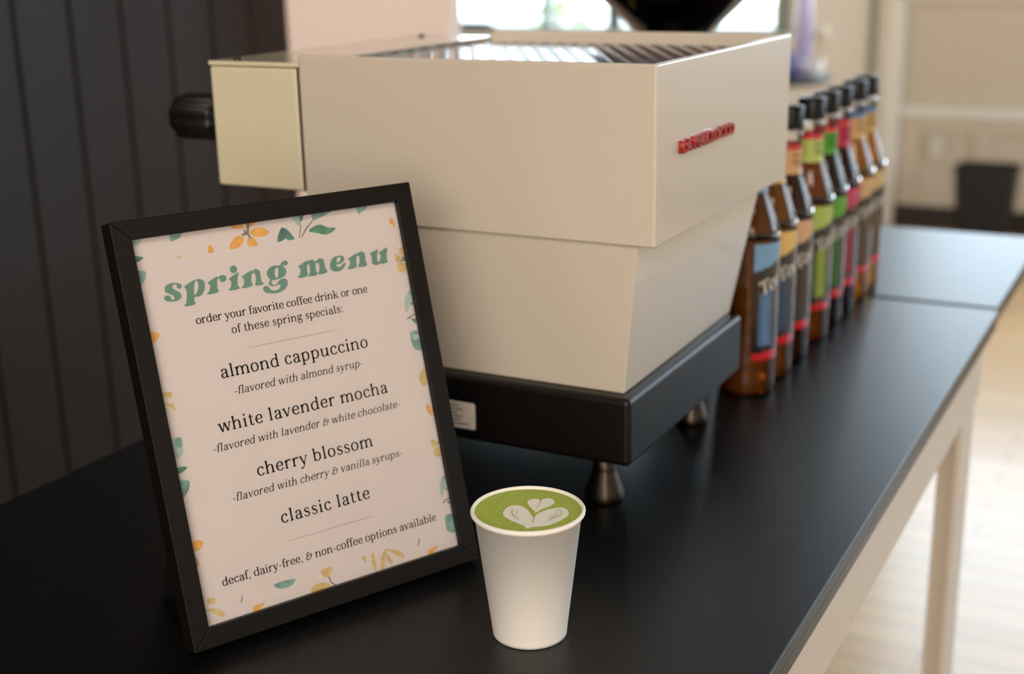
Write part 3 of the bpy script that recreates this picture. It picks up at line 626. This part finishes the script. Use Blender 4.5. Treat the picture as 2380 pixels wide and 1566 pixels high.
# ================================================================== cup of matcha
cup = thing('paper_cup', 'white paper cup of green matcha latte with poured leaf art', 'cup', (0, 0, TZ)); H = 0.0952
b = MB()
b.lathe([(0.0, 0.004), (0.0240, 0.004), (0.0244, 0.0012), (0.0250, 0.0002), (0.0262, 0.0004), (0.02635, 0.0025), (0.0267, 0.006), (0.0370, H-0.0046), (0.0378, H-0.0045), (0.0388, H-0.0040), (0.0396, H-0.0028), (0.0397, H-0.0016), (0.0390, H-0.0005), (0.0380, H), (0.0372, H-0.0008), (0.0368, H-0.0025), (0.0352, H-0.012), (0.0255, 0.006), (0, 0.006)], n=128, cap0=False, cap1=False)
b.build('cup_body', 'cup', cup)
LZ = H-0.0019
b = MB()
b.lathe([(0.0, LZ-0.01), (0.0350, LZ-0.01), (0.03678, LZ-0.0002), (0.0360, LZ), (0.030, LZ+0.0001), (0.0, LZ+0.0001)], n=96, cap0=False, cap1=False)
ART = {'L': [(-13.0,-12.2),(-15.0,-3.8),(-12.5,2.6),(-7.0,3.6),(-0.1,-0.3),(6.0,-6.6),(9.7,-10.6),(13.1,-18.0),(14.7,-25.5),(12.2,-27.1),(9.9,-24.4),(4.9,-23.0),(-2.1,-20.7),(-8.9,-17.1)],
'R': [(10.1,-11.5),(9.0,-2.9),(11.7,5.3),(16.4,11.5),(21.3,13.4),(26.7,9.0),(29.1,2.0),(27.9,-6.5),(25.2,-14.5),(22.0,-19.3),(15.0,-24.2),(13.6,-26.2),(13.0,-20.3)],
'TL': [(4.6,0.4),(-1.0,5.2),(-6.2,11.1),(-6.4,15.8),(-4.0,18.9),(-0.8,18.5),(2.3,13.9),(4.8,4.4)],
'TR': [(2.3,13.9),(1.1,20.6),(4.5,23.7),(9.3,22.0),(11.4,18.2),(10.9,10.8),(8.0,4.8),(7.2,-2.2),(5.1,-0.1),(4.3,5.4)]}
LINES = [[(-10.1,-3.8),(-7.9,-9.8),(-3.1,-14.4),(1.8,-17.1),(1.6,-16.3),(-2.9,-13.4),(-7.1,-9.4),(-9.4,-4.0)],
[(18.4,9.2),(22.9,6.0),(23.6,0.6),(20.8,-5.4),(20.6,-9.9),(21.2,-10.8),(21.7,-6.3),(24.4,-0.2),(23.5,6.3),(18.7,9.8)],
[(-6.5,-4.9),(-4.8,-6.4),(-3.8,-10.6),(-4.4,-10.4),(-5.1,-6.8)],[(18.1,6.0),(20.8,3.4),(20.1,-1.1),(17.7,-5.0),(18.1,-5.7),(20.8,-1.9),(21.3,3.6),(18.4,6.6)],
[(6.9,-3.9),(7.0,-2.7),(10.2,-10.4),(13.0,-18.1),(12.3,-17.9),(9.1,-9.7)], [(2.1,13.5),(2.6,14.2),(4.9,4.0),(4.5,4.0)]]
for k, q in enumerate(ART.values()): b.poly([(x/1000, y/1000, LZ+0.00025+0.00001*k) for x, y in smooth_closed(smooth_closed(q))], 1)
for q in LINES: b.poly([(x/1000, y/1000, LZ+0.0004) for x, y in smooth_closed(q)], 2)
b.build('latte', ['matcha', 'milk', 'trace'], cup, fixn=False)

# ================================================================== espresso machine
X0, Y0, YW = 0.0124, 0.1979, 0.3541; Y1 = Y0+YW; XS = -0.3205; XL = -0.4198
Z = lambda z: TZ+z
em = thing('espresso_machine', 'cream boxy espresso machine with black base and raised red lettering', 'espresso machine', (-0.2, 0.375, TZ)); O = em.location
zu, zT, zd = 0.2368, 0.3788, 0.3668
# outer shell: four folded walls around the sunken cup tray, with an underside
b = MB(); t = 0.005
def ring(b, x0, x1, y0, y1, z0, z1, t):
    b.box(x0, x1, y0, y0+t, z0, z1); b.box(x0, x1, y1-t, y1, z0, z1); b.box(x1-t, x1, y0+t, y1-t, z0, z1); b.box(x0, x0+t, y0+t, y1-t, z0, z1-0.0068)
b = MB()
P = [(XS, Y0), (X0, Y0), (X0, Y1), (XS, Y1)]; Q = [(XS, Y0+t), (X0-t, Y0+t), (X0-t, Y1-t), (XS, Y1-t)]
zi = zd-0.004
vs = [(x, y, Z(zu)) for x, y in P]+[(x, y, Z(zT)) for x, y in P]+[(x, y, Z(zT)) for x, y in Q]+[(x, y, Z(zi)) for x, y in Q]
b.add(vs, [(3, 2, 1, 0), (0, 1, 5, 4), (1, 2, 6, 5), (2, 3, 7, 6), (4, 5, 9, 8), (5, 6, 10, 9), (6, 7, 11, 10), (8, 9, 13, 12), (9, 10, 14, 13), (10, 11, 15, 14), (12, 13, 14, 15), (3, 0, 4, 8, 12, 15, 11, 7)])
b.build('upper_body', 'machine', em, O, bevel=0.0022, seg=3)
# front section with its own lid
b = MB(); b.box(XL, XS-0.0035, Y0+0.001, Y1-0.001, Z(0.2594), Z(0.3675)); b.build('front_body', 'machine_front', em, O, bevel=0.0025)
b = MB(); b.box(XL-0.0005, XS-0.0005, Y0, Y1, Z(0.3680), Z(0.3722)); ld = b.build('lid', 'machine_front', em, O, bevel=0.0012)
for (sx, sy) in ((-0.395, Y0+0.012), (-0.40, Y1-0.02)):
    s_ = MB(); s_.lathe([(0.0, Z(0.3722)), (0.004, Z(0.3722)), (0.004, Z(0.3736)), (0.003, Z(0.3744)), (0, Z(0.3744))], n=16, c=(sx, sy, 0), cap0=False, cap1=False); s_.build('lid_screw', 'dark_steel', ld, O)
b = MB(); b.box(XS-0.0034, XS-0.0002, Y0+0.0022, Y1-0.0022, Z(0.2594), Z(0.3678)); b.build('seam_gasket', 'seam', em, O)
# cup tray: steel sheet embossed with rows of small studs
b = MB(); ax0, ax1, ay0, ay1 = XS+0.0015, X0-t-0.0005, Y0+t+0.0005, Y1-t-0.0005
b.box(ax0, ax1, ay0, ay1, Z(zd)-0.0025, Z(zd))
px_, py_ = 0.0176, 0.0152; row = 0; yy = ay0+0.010
while yy < ay1-0.008:
    xx = ax0+0.010+(px_/2 if row % 2 else 0)
    while xx < ax1-0.008:
        b.lathe([(0.0058, Z(zd)-0.0001), (0.0052, Z(zd)+0.0002), (0.0041, Z(zd)+0.0005), (0.0023, Z(zd)+0.0007), (0.0, Z(zd)+0.0008)], n=14, c=(xx, yy, 0), cap0=False, cap1=False); xx += px_
    yy += py_; row += 1
b.build('cup_tray', 'steel', em, O, fixn=False)
b = MB(); b.box(XS+0.0002, XS+0.0012, Y0+t, Y1-t, Z(zd), Z(0.3715)); b.build('step_reflector', 'steel', em, O)  # reflective strip added to brighten the dark step beside the lid
# lower body: narrows downwards
b = MB(); zb_, zt_ = Z(0.1085), Z(zu)
b.hexa([(-0.30, Y0+0.014, zb_), (-0.0185, Y0+0.014, zb_), (-0.0215, 0.487, zb_), (-0.30, 0.487, zb_)], [(-0.30, Y0+0.003, zt_), (-0.0036, Y0+0.003, zt_), (0.000, 0.506, zt_), (-0.30, 0.506, zt_)])
b.build('lower_body', 'machine', em, O, bevel=0.0012)
# black base with a rounded shoulder
b = MB(); bx0, bx1, by0, by1 = -0.425, -0.0078, Y0, 0.487
b.box(bx0, bx1, by0, by1, Z(0.0488), Z(0.1085)); b.build('base', 'black_enamel', em, O, bevel=0.0055, seg=4)
b = MB(); b.box(bx0+0.12, -0.115, by0+0.115, by1-0.075, Z(0.010), Z(0.0486)); b.build('under_light_block', 'black_plastic', em, O)  # unseen block added to stop window light passing under the base
b = MB(); b.box(bx0+0.012, -0.30, by0+0.02, by1-0.02, Z(0.1085), Z(0.112)); b.build('drip_tray', 'steel', em, O, bevel=0.001)
for fx_ in (bx0+0.05, -0.047):
    for fy_ in (0.2365, 0.452):
        b = MB(); b.lathe([(0.0, Z(0)), (0.0165, Z(0)), (0.0176, Z(0.002)), (0.0174, Z(0.006)), (0.0165, Z(0.010)), (0.0108, Z(0.0265)), (0.0102, Z(0.029)), (0.0105, Z(0.0488)), (0, Z(0.0488))], n=40, c=(fx_, fy_, 0), cap0=False, cap1=False)
        b.build('foot', 'dark_steel', em, O)
# steam knob on the front
kb = MB(); kb.lathe([(0.0, -0.0), (0.008, 0.0), (0.008, -0.022), (0.0205, -0.024), (0.0225, -0.028), (0.0225, -0.066), (0.0212, -0.072), (0.017, -0.0765), (0.0, -0.078)], n=72, c=(XL, Y0+0.042, Z(0.3150)), axis='x', cap0=False, cap1=False, flute=(9, 0.09))
kb.build('steam_knob', 'black_plastic', em, O)
# group head below the front section
gh = MB(); gh.lathe([(0.0, Z(0.2594)), (0.040, Z(0.2594)), (0.040, Z(0.238)), (0.036, Z(0.232)), (0.036, Z(0.214)), (0, Z(0.214))], n=48, c=(-0.368, 0.375, 0), cap0=False, cap1=False); gh.build('group_head', 'steel', em, O)
# sticker with small printed lines on the base
st = MB(); sx0, sx1, sz0, sz1, sy_ = -0.196, -0.1530, 0.0600, 0.0846, Y0-0.0003
pts = []
for cx_, cz_, a0 in ((sx1-0.002, sz1-0.002, 0), (sx0+0.002, sz1-0.002, 90), (sx0+0.002, sz0+0.002, 180), (sx1-0.002, sz0+0.002, 270)):
    for k in range(4): a = math.radians(a0+30*k); pts.append((cx_+0.002*math.cos(a), sy_, Z(cz_+0.002*math.sin(a))))
st.poly(pts, 0)
for k, L_ in enumerate((0.55, 0.62, 0.50, 0.66, 0.58, 0.80)):
    z_ = sz1-0.0045-0.0033*k; xx = sx0+0.003
    while xx < sx0+0.036*L_+0.006:
        w_ = random.uniform(0.0008, 0.0022); st.poly([(xx, sy_-0.0001, Z(z_)), (xx+w_, sy_-0.0001, Z(z_)), (xx+w_, sy_-0.0001, Z(z_+0.0013)), (xx, sy_-0.0001, Z(z_+0.0013))], 1); xx += w_+0.0005
st.build('info_sticker', ['label_white', 'ink'], em, O, fixn=False)
# raised red lettering on the customer side
def raised_text(s, y0, y1, z0, z1, depth):
    cu = bpy.data.curves.new('txt', 'FONT'); cu.body = s; cu.size = 0.0135; cu.extrude = depth/2; cu.offset = 0.00045; cu.space_character = 1.12; cu.bevel_depth = 0.0001
    to = bpy.data.objects.new('txt', cu); col.objects.link(to); bpy.context.view_layer.update()
    me = bpy.data.meshes.new_from_object(to.evaluated_get(bpy.context.evaluated_depsgraph_get()))
    bpy.data.objects.remove(to); bpy.data.curves.remove(cu)
    xs_ = [v.co.x for v in me.vertices]; ys_ = [v.co.y for v in me.vertices]; zs_ = [v.co.z for v in me.vertices]
    for v in me.vertices:
        v.co = Vector((X0+(v.co.z-min(zs_))/(max(zs_)-min(zs_))*depth-0.0001, y0+(v.co.x-min(xs_))/(max(xs_)-min(xs_))*(y1-y0), Z(z0+(v.co.y-min(ys_))/(max(ys_)-min(ys_))*(z1-z0))))-Vector(O)
    me.materials.clear(); me.materials.append(M['red'])
    o = bpy.data.objects.new('badge_lettering', me); col.objects.link(o); o.parent = em; return tag(o, 'raised red capital letters')
raised_text('LA MARZOCCO', 0.2465, 0.3725, 0.3045, 0.3150, 0.0045)

# ================================================================== syrup bottles
RBT = 0.0305
LAB0, LAB1, LANG = 0.040, 0.166, math.radians(62)
def bottle_prof(dr=0.0, top=0.262):
    P = [(0.0, 0.0015), (0.022, 0.0008), (0.0262, 0.0), (0.0290, 0.0015), (0.0303, 0.006), (RBT, 0.014)]
    z = 0.02
    while z < 0.165: P += [(RBT, z), (RBT-0.0007, z+0.007), (RBT, z+0.014)]; z += 0.0205
    P += [(RBT, 0.170), (0.0300, 0.176), (0.0270, 0.186), (0.0222, 0.199), (0.0175, 0.211), (0.0150, 0.221), (0.0142, 0.232), (0.0140, 0.250), (0.0136, 0.256), (0.0152, 0.258), (0.0152, 0.261), (0.0134, 0.2625), (0.0134, 0.268)]
    return [(max(0, r-dr), z) for r, z in P if z <= top]
def cyl(u, z, r): a = u; return (r*math.cos(a), r*math.sin(a), z)
def label_mb(tint, strip):
    b = MB(); nu, nz = 40, 64; R = RBT+0.0006
    for i in range(nu):
        for j in range(nz):
            s0, s1 = i/nu, (i+1)/nu; v0, v1 = j/nz, (j+1)/nz; s, v = (s0+s1)/2, (v0+v1)/2
            bound = 0.77+0.22*s**1.3
            if v > bound: mi = 0
            elif v < 0.065+0.03*s: mi = 2
            elif v < 0.56+0.18*s and 0.10 < s < 0.36 and v > 0.12: mi = 3
            else: mi = 1
            q = []
            for ss, vv in ((s0, v0), (s1, v0), (s1, v1), (s0, v1)):
                q.append(cyl(-LANG+2*LANG*ss, LAB0+(LAB1-LAB0)*(vv if vv not in (1.0,) else 1.0), R))
            b.add(q, [(0, 1, 2, 3)], mi, True)
    W_ = 2*LANG*RBT; Hh = LAB1-LAB0
    ca, sa = math.cos(0.42), math.sin(0.42)
    for q in text_polys('Torani', dict(thick=120, thin=60, serif=30, ball=60), 0, 0.056, 0, 0.0098, 0.25):
        b.poly([cyl(-LANG+(0.008+x*ca-y*sa)/RBT, LAB0+0.070+x*sa+y*ca, R+0.0004) for x, y in q], 4)
    for k in range(22):                     # small print down the coloured strip
        v = 0.15+0.4*k/22; l = random.uniform(0.5, 1)
        b.poly([cyl(-LANG+2*LANG*s_, LAB0+Hh*vv, R+0.0004) for s_, vv in ((0.17, v), (0.17+0.12*l, v), (0.17+0.12*l, v+0.009), (0.17, v+0.009))], 5)
    return b
def neck_mb():
    b = MB(); n = 40; z0, z1, z2 = 0.2165, 0.243, 0.2495
    def rr(z): return 0.0158 if z < 0.22 else 0.0149
    for i in range(n):
        a0, a1 = 2*PI*i/n, 2*PI*(i+1)/n
        for za, zb, mi in ((z0, 0.222, 0), (0.222, z1, 0), (z1, z2, 1)):
            ra, rb = (0.0166 if za == z0 else 0.0152), 0.0150 if zb != 0.222 else 0.0152
            b.add([cyl(a0, za, ra), cyl(a1, za, ra), cyl(a1, zb, rb), cyl(a0, zb, rb)], [(0, 1, 2, 3)], mi, True)
    for zz, l in ((0.236, 0.7), (0.229, 0.9), (0.2245, 0.6)):
        for k in range(7):
            a = -0.9+0.28*k
            if random.random() < l: b.poly([cyl(a, zz, 0.01535), cyl(a+0.2, zz, 0.01535), cyl(a+0.2, zz+0.0022, 0.01535), cyl(a, zz+0.0022, 0.01535)], 2)
    return b
BOT = [  # y, x, liquid colour, density, label tint, strip, neck label, label text
    (0.5760, -0.0300, 'a8641c', 0.72, '6f9fc6', '45688f', '6f9fc6', 'syrup bottle with sky blue label, nearest the espresso machine'),
    (0.6400, -0.0300, 'c8841a', 0.75, 'dcb964', '243a55', 'dcb964', 'amber syrup bottle with butter yellow label, directly behind the blue labelled one'),
    (0.7045, -0.0300, '5e2d12', 0.7, 'd0a57c', '2b221d', 'd2a674', 'dark brown syrup bottle with peach tan neck and shoulder labels'),
    (0.7950, -0.0300, 'c0701a', 0.75, 'a8bd58', '76892f', 'b0c264', 'amber syrup bottle with lime green label'),
    (0.8600, -0.0300, '3a1a10', 0.6, '4f9f1d', '23551d', '45961d', 'dark syrup bottle with bright grass green label'),
    (0.9245, -0.0300, '3e0e20', 0.6, 'c22a5c', '7d1238', 'b3203f', 'dark berry syrup bottle with magenta pink label'),
    (1.0020, -0.0300, 'e0a62c', 0.7, 'cfa575', '4a3421', 'caa06c', 'golden syrup bottle with pale caramel label, second from the far end of the row'),
    (1.0670, -0.0300, 'e2ac30', 0.7, 'cdb078', '5a4022', 'b99a55', 'golden yellow syrup bottle with straw label at the far end of the row'),
]
def lab_mats(i, t, s):
    M['tint%d' % i] = mat('label_tint', t, 0.3, coat=0.8); M['strip%d' % i] = mat('label_strip', s, 0.3, coat=0.8)
    mm = mat('label_small_print', s, 0.5); mm.node_tree.nodes['Principled BSDF'].inputs['Base Color'].default_value = tuple(min(1, c*1.9+0.02) for c in hexc(s)[:3])+(1,); M['print%d' % i] = mm
caps = None
proto = None
for i, (y, x, lq, dn, tint, strip, nk, lab) in enumerate(BOT):
    M['liq%d' % i] = liquid('syrup', lq, dn); lab_mats(i, tint, strip); M['neck%d' % i] = mat('neck_label', nk, 0.45)
    if i in (6, 7): top_m = mat('neck_band_blue', '5f7fae', 0.45)
    else: top_m = M['label_red']
    M['nband%d' % i] = top_m
    if proto is None:
        root = thing('syrup_bottle', lab, 'bottle', (x, y, TZ), 'syrup bottles in a row beside the espresso machine')
        b = MB(); b.lathe(bottle_prof(), n=56, cap0=False, cap1=True); b.build('bottle_body', 'pet', root)
        b = MB(); b.lathe(bottle_prof(0.0011, 0.233), n=56, cap0=False, cap1=True); b.v = [(p[0], p[1], p[2]+0.0009) for p in b.v]; b.build('syrup', 'liq0', root)
        label_mb(tint, strip).build('body_label', ['tint0', 'label_black', 'label_red', 'strip0', 'label_white', 'print0'], root, fixn=False)
        neck_mb().build('neck_label', ['neck0', 'nband0', 'ink'], root, fixn=False)
        b = MB(); b.lathe([(0.0, 0.2655), (0.0158, 0.2655), (0.0160, 0.267), (0.0160, 0.288), (0.0150, 0.2905), (0.0, 0.2908)], n=64, cap0=False, cap1=False, flute=(32, 0.03)); b.build('bottle_cap', 'cap', root)
        proto = root
    else:
        root = copy_tree(proto); root.location = (x, y, TZ); root['label'] = lab
        for ch in root.children:
            k = ch.name.split('.')[0]
            if k in ('syrup', 'body_label', 'neck_label'):
                ch.data = ch.data.copy()
                if k == 'syrup': ch.data.materials[0] = M['liq%d' % i]
                if k == 'body_label': ch.data.materials[0] = M['tint%d' % i]; ch.data.materials[3] = M['strip%d' % i]; ch.data.materials[5] = M['print%d' % i]
                if k == 'neck_label': ch.data.materials[0] = M['neck%d' % i]; ch.data.materials[1] = M['nband%d' % i]
    root.rotation_euler.z = random.uniform(-0.06, 0.06)

# ================================================================== coffee grinder behind the machine
gr = thing('coffee_grinder', 'coffee grinder with a dark cone hopper of beans standing behind the espresso machine', 'grinder', (-0.255, 0.93, TZ)); O = gr.location
gx, gy = -0.255, 0.93
b = MB(); b.box(gx-0.085, gx+0.085, gy-0.11, gy+0.11, Z(0.004), Z(0.05)); b.build('base', 'black_enamel', gr, O, bevel=0.012)
b = MB(); b.lathe([(0, Z(0.05)), (0.072, Z(0.05)), (0.075, Z(0.09)), (0.070, Z(0.22)), (0.066, Z(0.30)), (0.052, Z(0.325)), (0, Z(0.325))], n=56, c=(gx, gy, 0), cap0=False, cap1=False); b.build('motor_housing', 'black_enamel', gr, O)
b = MB(); b.tube([(gx-0.07, gy-0.02, Z(0.24)), (gx-0.12, gy-0.03, Z(0.235)), (gx-0.13, gy-0.03, Z(0.20))], 0.02); b.build('dosing_spout', 'black_enamel', gr, O)
b = MB(); b.lathe([(0.038, Z(0.325)), (0.039, Z(0.345)), (0.050, Z(0.353)), (0.096, Z(0.3970)), (0.104, Z(0.406)), (0.106, Z(0.420)), (0.106, Z(0.500)), (0.103, Z(0.500)), (0.103, Z(0.420)), (0.101, Z(0.408)), (0.094, Z(0.3995)), (0.048, Z(0.356)), (0.036, Z(0.347)), (0.035, Z(0.325))], n=64, c=(gx, gy, 0), cap0=False, cap1=False); b.build('hopper', 'hopper', gr, O)
b = MB(); b.lathe([(0, Z(0.330)), (0.0345, Z(0.330)), (0.035, Z(0.348)), (0.0465, Z(0.3570)), (0.0915, Z(0.4000)), (0.099, Z(0.409)), (0.101, Z(0.44)), (0, Z(0.462))], n=64, c=(gx, gy, 0), cap0=False, cap1=False); tag(b.build('coffee_beans', 'beans', gr, O), None, None, None, 'stuff')
b = MB(); b.lathe([(0, Z(0.500)), (0.108, Z(0.500)), (0.108, Z(0.508)), (0.02, Z(0.515)), (0.015, Z(0.53)), (0, Z(0.53))], n=56, c=(gx, gy, 0), cap0=False, cap1=False); b.build('hopper_lid', 'black_plastic', gr, O)

# ================================================================== things in the far part of the room
bn = thing('waste_bin', 'black plastic waste bin on the floor by the far wainscot', 'bin', (-0.475, 5.45, 0)); O = bn.location
def rrect(hx, hy, r, z, n=6):
    out = []
    for cx_, cy_, a0 in ((hx-r, hy-r, 0), (-hx+r, hy-r, 90), (-hx+r, -hy+r, 180), (hx-r, -hy+r, 270)):
        for k in range(n+1): a = math.radians(a0+90*k/n); out.append((O[0]+cx_+r*math.cos(a), O[1]+cy_+r*math.sin(a), z))
    return out
def loft(b, rings, cap=True):
    n = len(rings[0]); vs = [p for r in rings for p in r]
    fs = [(j*n+k, j*n+(k+1) % n, (j+1)*n+(k+1) % n, (j+1)*n+k) for j in range(len(rings)-1) for k in range(n)]
    if cap: fs.append(tuple(range(n-1, -1, -1)))
    b.add(vs, fs, 0, False)
b = MB(); loft(b, [rrect(0.105, 0.09, 0.03, 0.0), rrect(0.13, 0.11, 0.03, 0.370), rrect(0.126, 0.106, 0.03, 0.370), rrect(0.101, 0.086, 0.03, 0.01)]); b.build('bin_body', 'bin', bn, O)
b = MB(); loft(b, [rrect(0.130, 0.110, 0.03, 0.360), rrect(0.136, 0.116, 0.03, 0.363), rrect(0.136, 0.116, 0.03, 0.383), rrect(0.128, 0.108, 0.03, 0.385), rrect(0.126, 0.106, 0.03, 0.360)], False); b.build('bin_rim', 'bin', bn, O)
ot = thing('wall_outlet', 'white wall outlet on the beige wainscot left of the waste bin', 'outlet', (-0.769, YB-0.026, 0.40)); O = ot.location
b = MB(); b.box(-0.805, -0.733, YB-0.034, YB-0.0262, 0.34, 0.46); b.build('cover_plate', 'outlet', ot, O, bevel=0.003)
for zz in (0.372, 0.428): b = MB(); b.lathe([(0, 0), (0.017, 0), (0.016, 0.003), (0, 0.003)], n=24, cap0=False, cap1=False); b.v = [(-0.769+p[0], YB-0.034-p[2], zz+p[1]) for p in b.v]; b.build('socket', 'outlet', ot, O)
# small round black table with bottles and jars
TT = TZ-0.018
cx_, cy_ = -1.17, 4.2
pt = thing('pedestal_table', 'small round black pedestal table far behind the espresso machine', 'table', (cx_, cy_, 0)); O = pt.location
b = MB(); b.lathe([(0, TT-0.025), (0.27, TT-0.025), (0.28, TT-0.020), (0.28, TT-0.004), (0.276, TT), (0, TT)], n=72, c=(cx_, cy_, 0), cap0=False, cap1=False); b.build('tabletop', 'black_plastic', pt, O)
b = MB(); b.lathe([(0, 0.03), (0.03, 0.03), (0.03, TT-0.025), (0, TT-0.025)], n=32, c=(cx_, cy_, 0), cap0=False, cap1=False); b.build('pedestal', 'black_plastic', pt, O)
b = MB(); b.lathe([(0, 0), (0.22, 0), (0.22, 0.012), (0.05, 0.032), (0, 0.032)], n=56, c=(cx_, cy_, 0), cap0=False, cap1=False); b.build('foot_plate', 'black_plastic', pt, O)
def simple(name, label, cat, x, y, parts, group=None):
    t = thing(name, label, cat, (x, y, TT), group)
    for pn, prof, mm in parts:
        b = MB(); b.lathe(prof, n=40, cap0=False, cap1=False); b.build(pn, mm, t)
    return t
simple('vase', 'tall lavender vase on the small round black table', 'vase', -1.015, 4.28, [('vase_body', [(0, 0.0), (0.028, 0), (0.032, 0.01), (0.032, 0.22), (0.026, 0.26), (0.020, 0.30), (0.020, 0.36), (0.017, 0.36), (0.016, 0.02), (0, 0.02)], 'lavender'), ('rim_band', [(0.0205, 0.335), (0.0215, 0.337), (0.0215, 0.358), (0.0205, 0.36)], 'lavender')])
simple('jar', 'cobalt blue jar in front of the tall lavender vase', 'jar', -1.015, 4.10, [('jar_body', [(0, 0), (0.022, 0), (0.025, 0.006), (0.025, 0.07), (0.018, 0.08), (0, 0.08)], 'cobalt'), ('jar_lid', [(0, 0.08), (0.019, 0.08), (0.019, 0.092), (0, 0.094)], 'cobalt')])
simple('candle_glass', 'frosted glass candle holder at the right edge of the round black table', 'candle holder', -0.945, 4.18, [('holder', [(0, 0), (0.028, 0), (0.033, 0.008), (0.035, 0.06), (0.032, 0.06), (0.030, 0.012), (0, 0.012)], 'clear_jar'), ('candle', [(0, 0.012), (0.026, 0.012), (0.026, 0.04), (0, 0.04)], 'globe')])
simple('globe_ornament', 'cream ball on a thin stand behind the frosted candle holder', 'ornament', -0.965, 4.34, [('stand', [(0, 0), (0.03, 0), (0.03, 0.006), (0.005, 0.012), (0.005, 0.115), (0, 0.115)], 'tan'), ('ball', [(0.032*math.sin(PI*k/16), 0.147-0.032*math.cos(PI*k/16)) for k in range(17)], 'globe')])
# navy cushion on the sill of the back window
def cushion(x, z, w, h, label):
    c = thing('cushion', label, 'cushion', (x, YB-0.03, z)); O = c.location
    b = MB(); n, m = 20, 10; rows = []
    for i in range(n+1):
        u = -1+2*i/n; rows.append([])
        for j in range(m):
            a = 2*PI*j/m; f = (1-abs(u)**4)**0.5 if abs(u) < 1 else 0.05
            rows[-1].append((x+u*w/2, YB-0.03+0.035*f*math.cos(a), z+h/2+h/2*max(f, 0.3)*math.sin(a)))
    vs = [p for r in rows for p in r]; fs = [(i*m+j, i*m+(j+1) % m, (i+1)*m+(j+1) % m, (i+1)*m+j) for i in range(n) for j in range(m)]+[tuple(range(m-1, -1, -1)), tuple(n*m+j for j in range(m))]
    b.add(vs, fs, 0, True); b.build('cushion_cover', 'navy', c, O); return c
cushion(-3.33, WA[2], 0.30, 0.05, 'small navy blue cushion lying on the sill beside the pink wall')
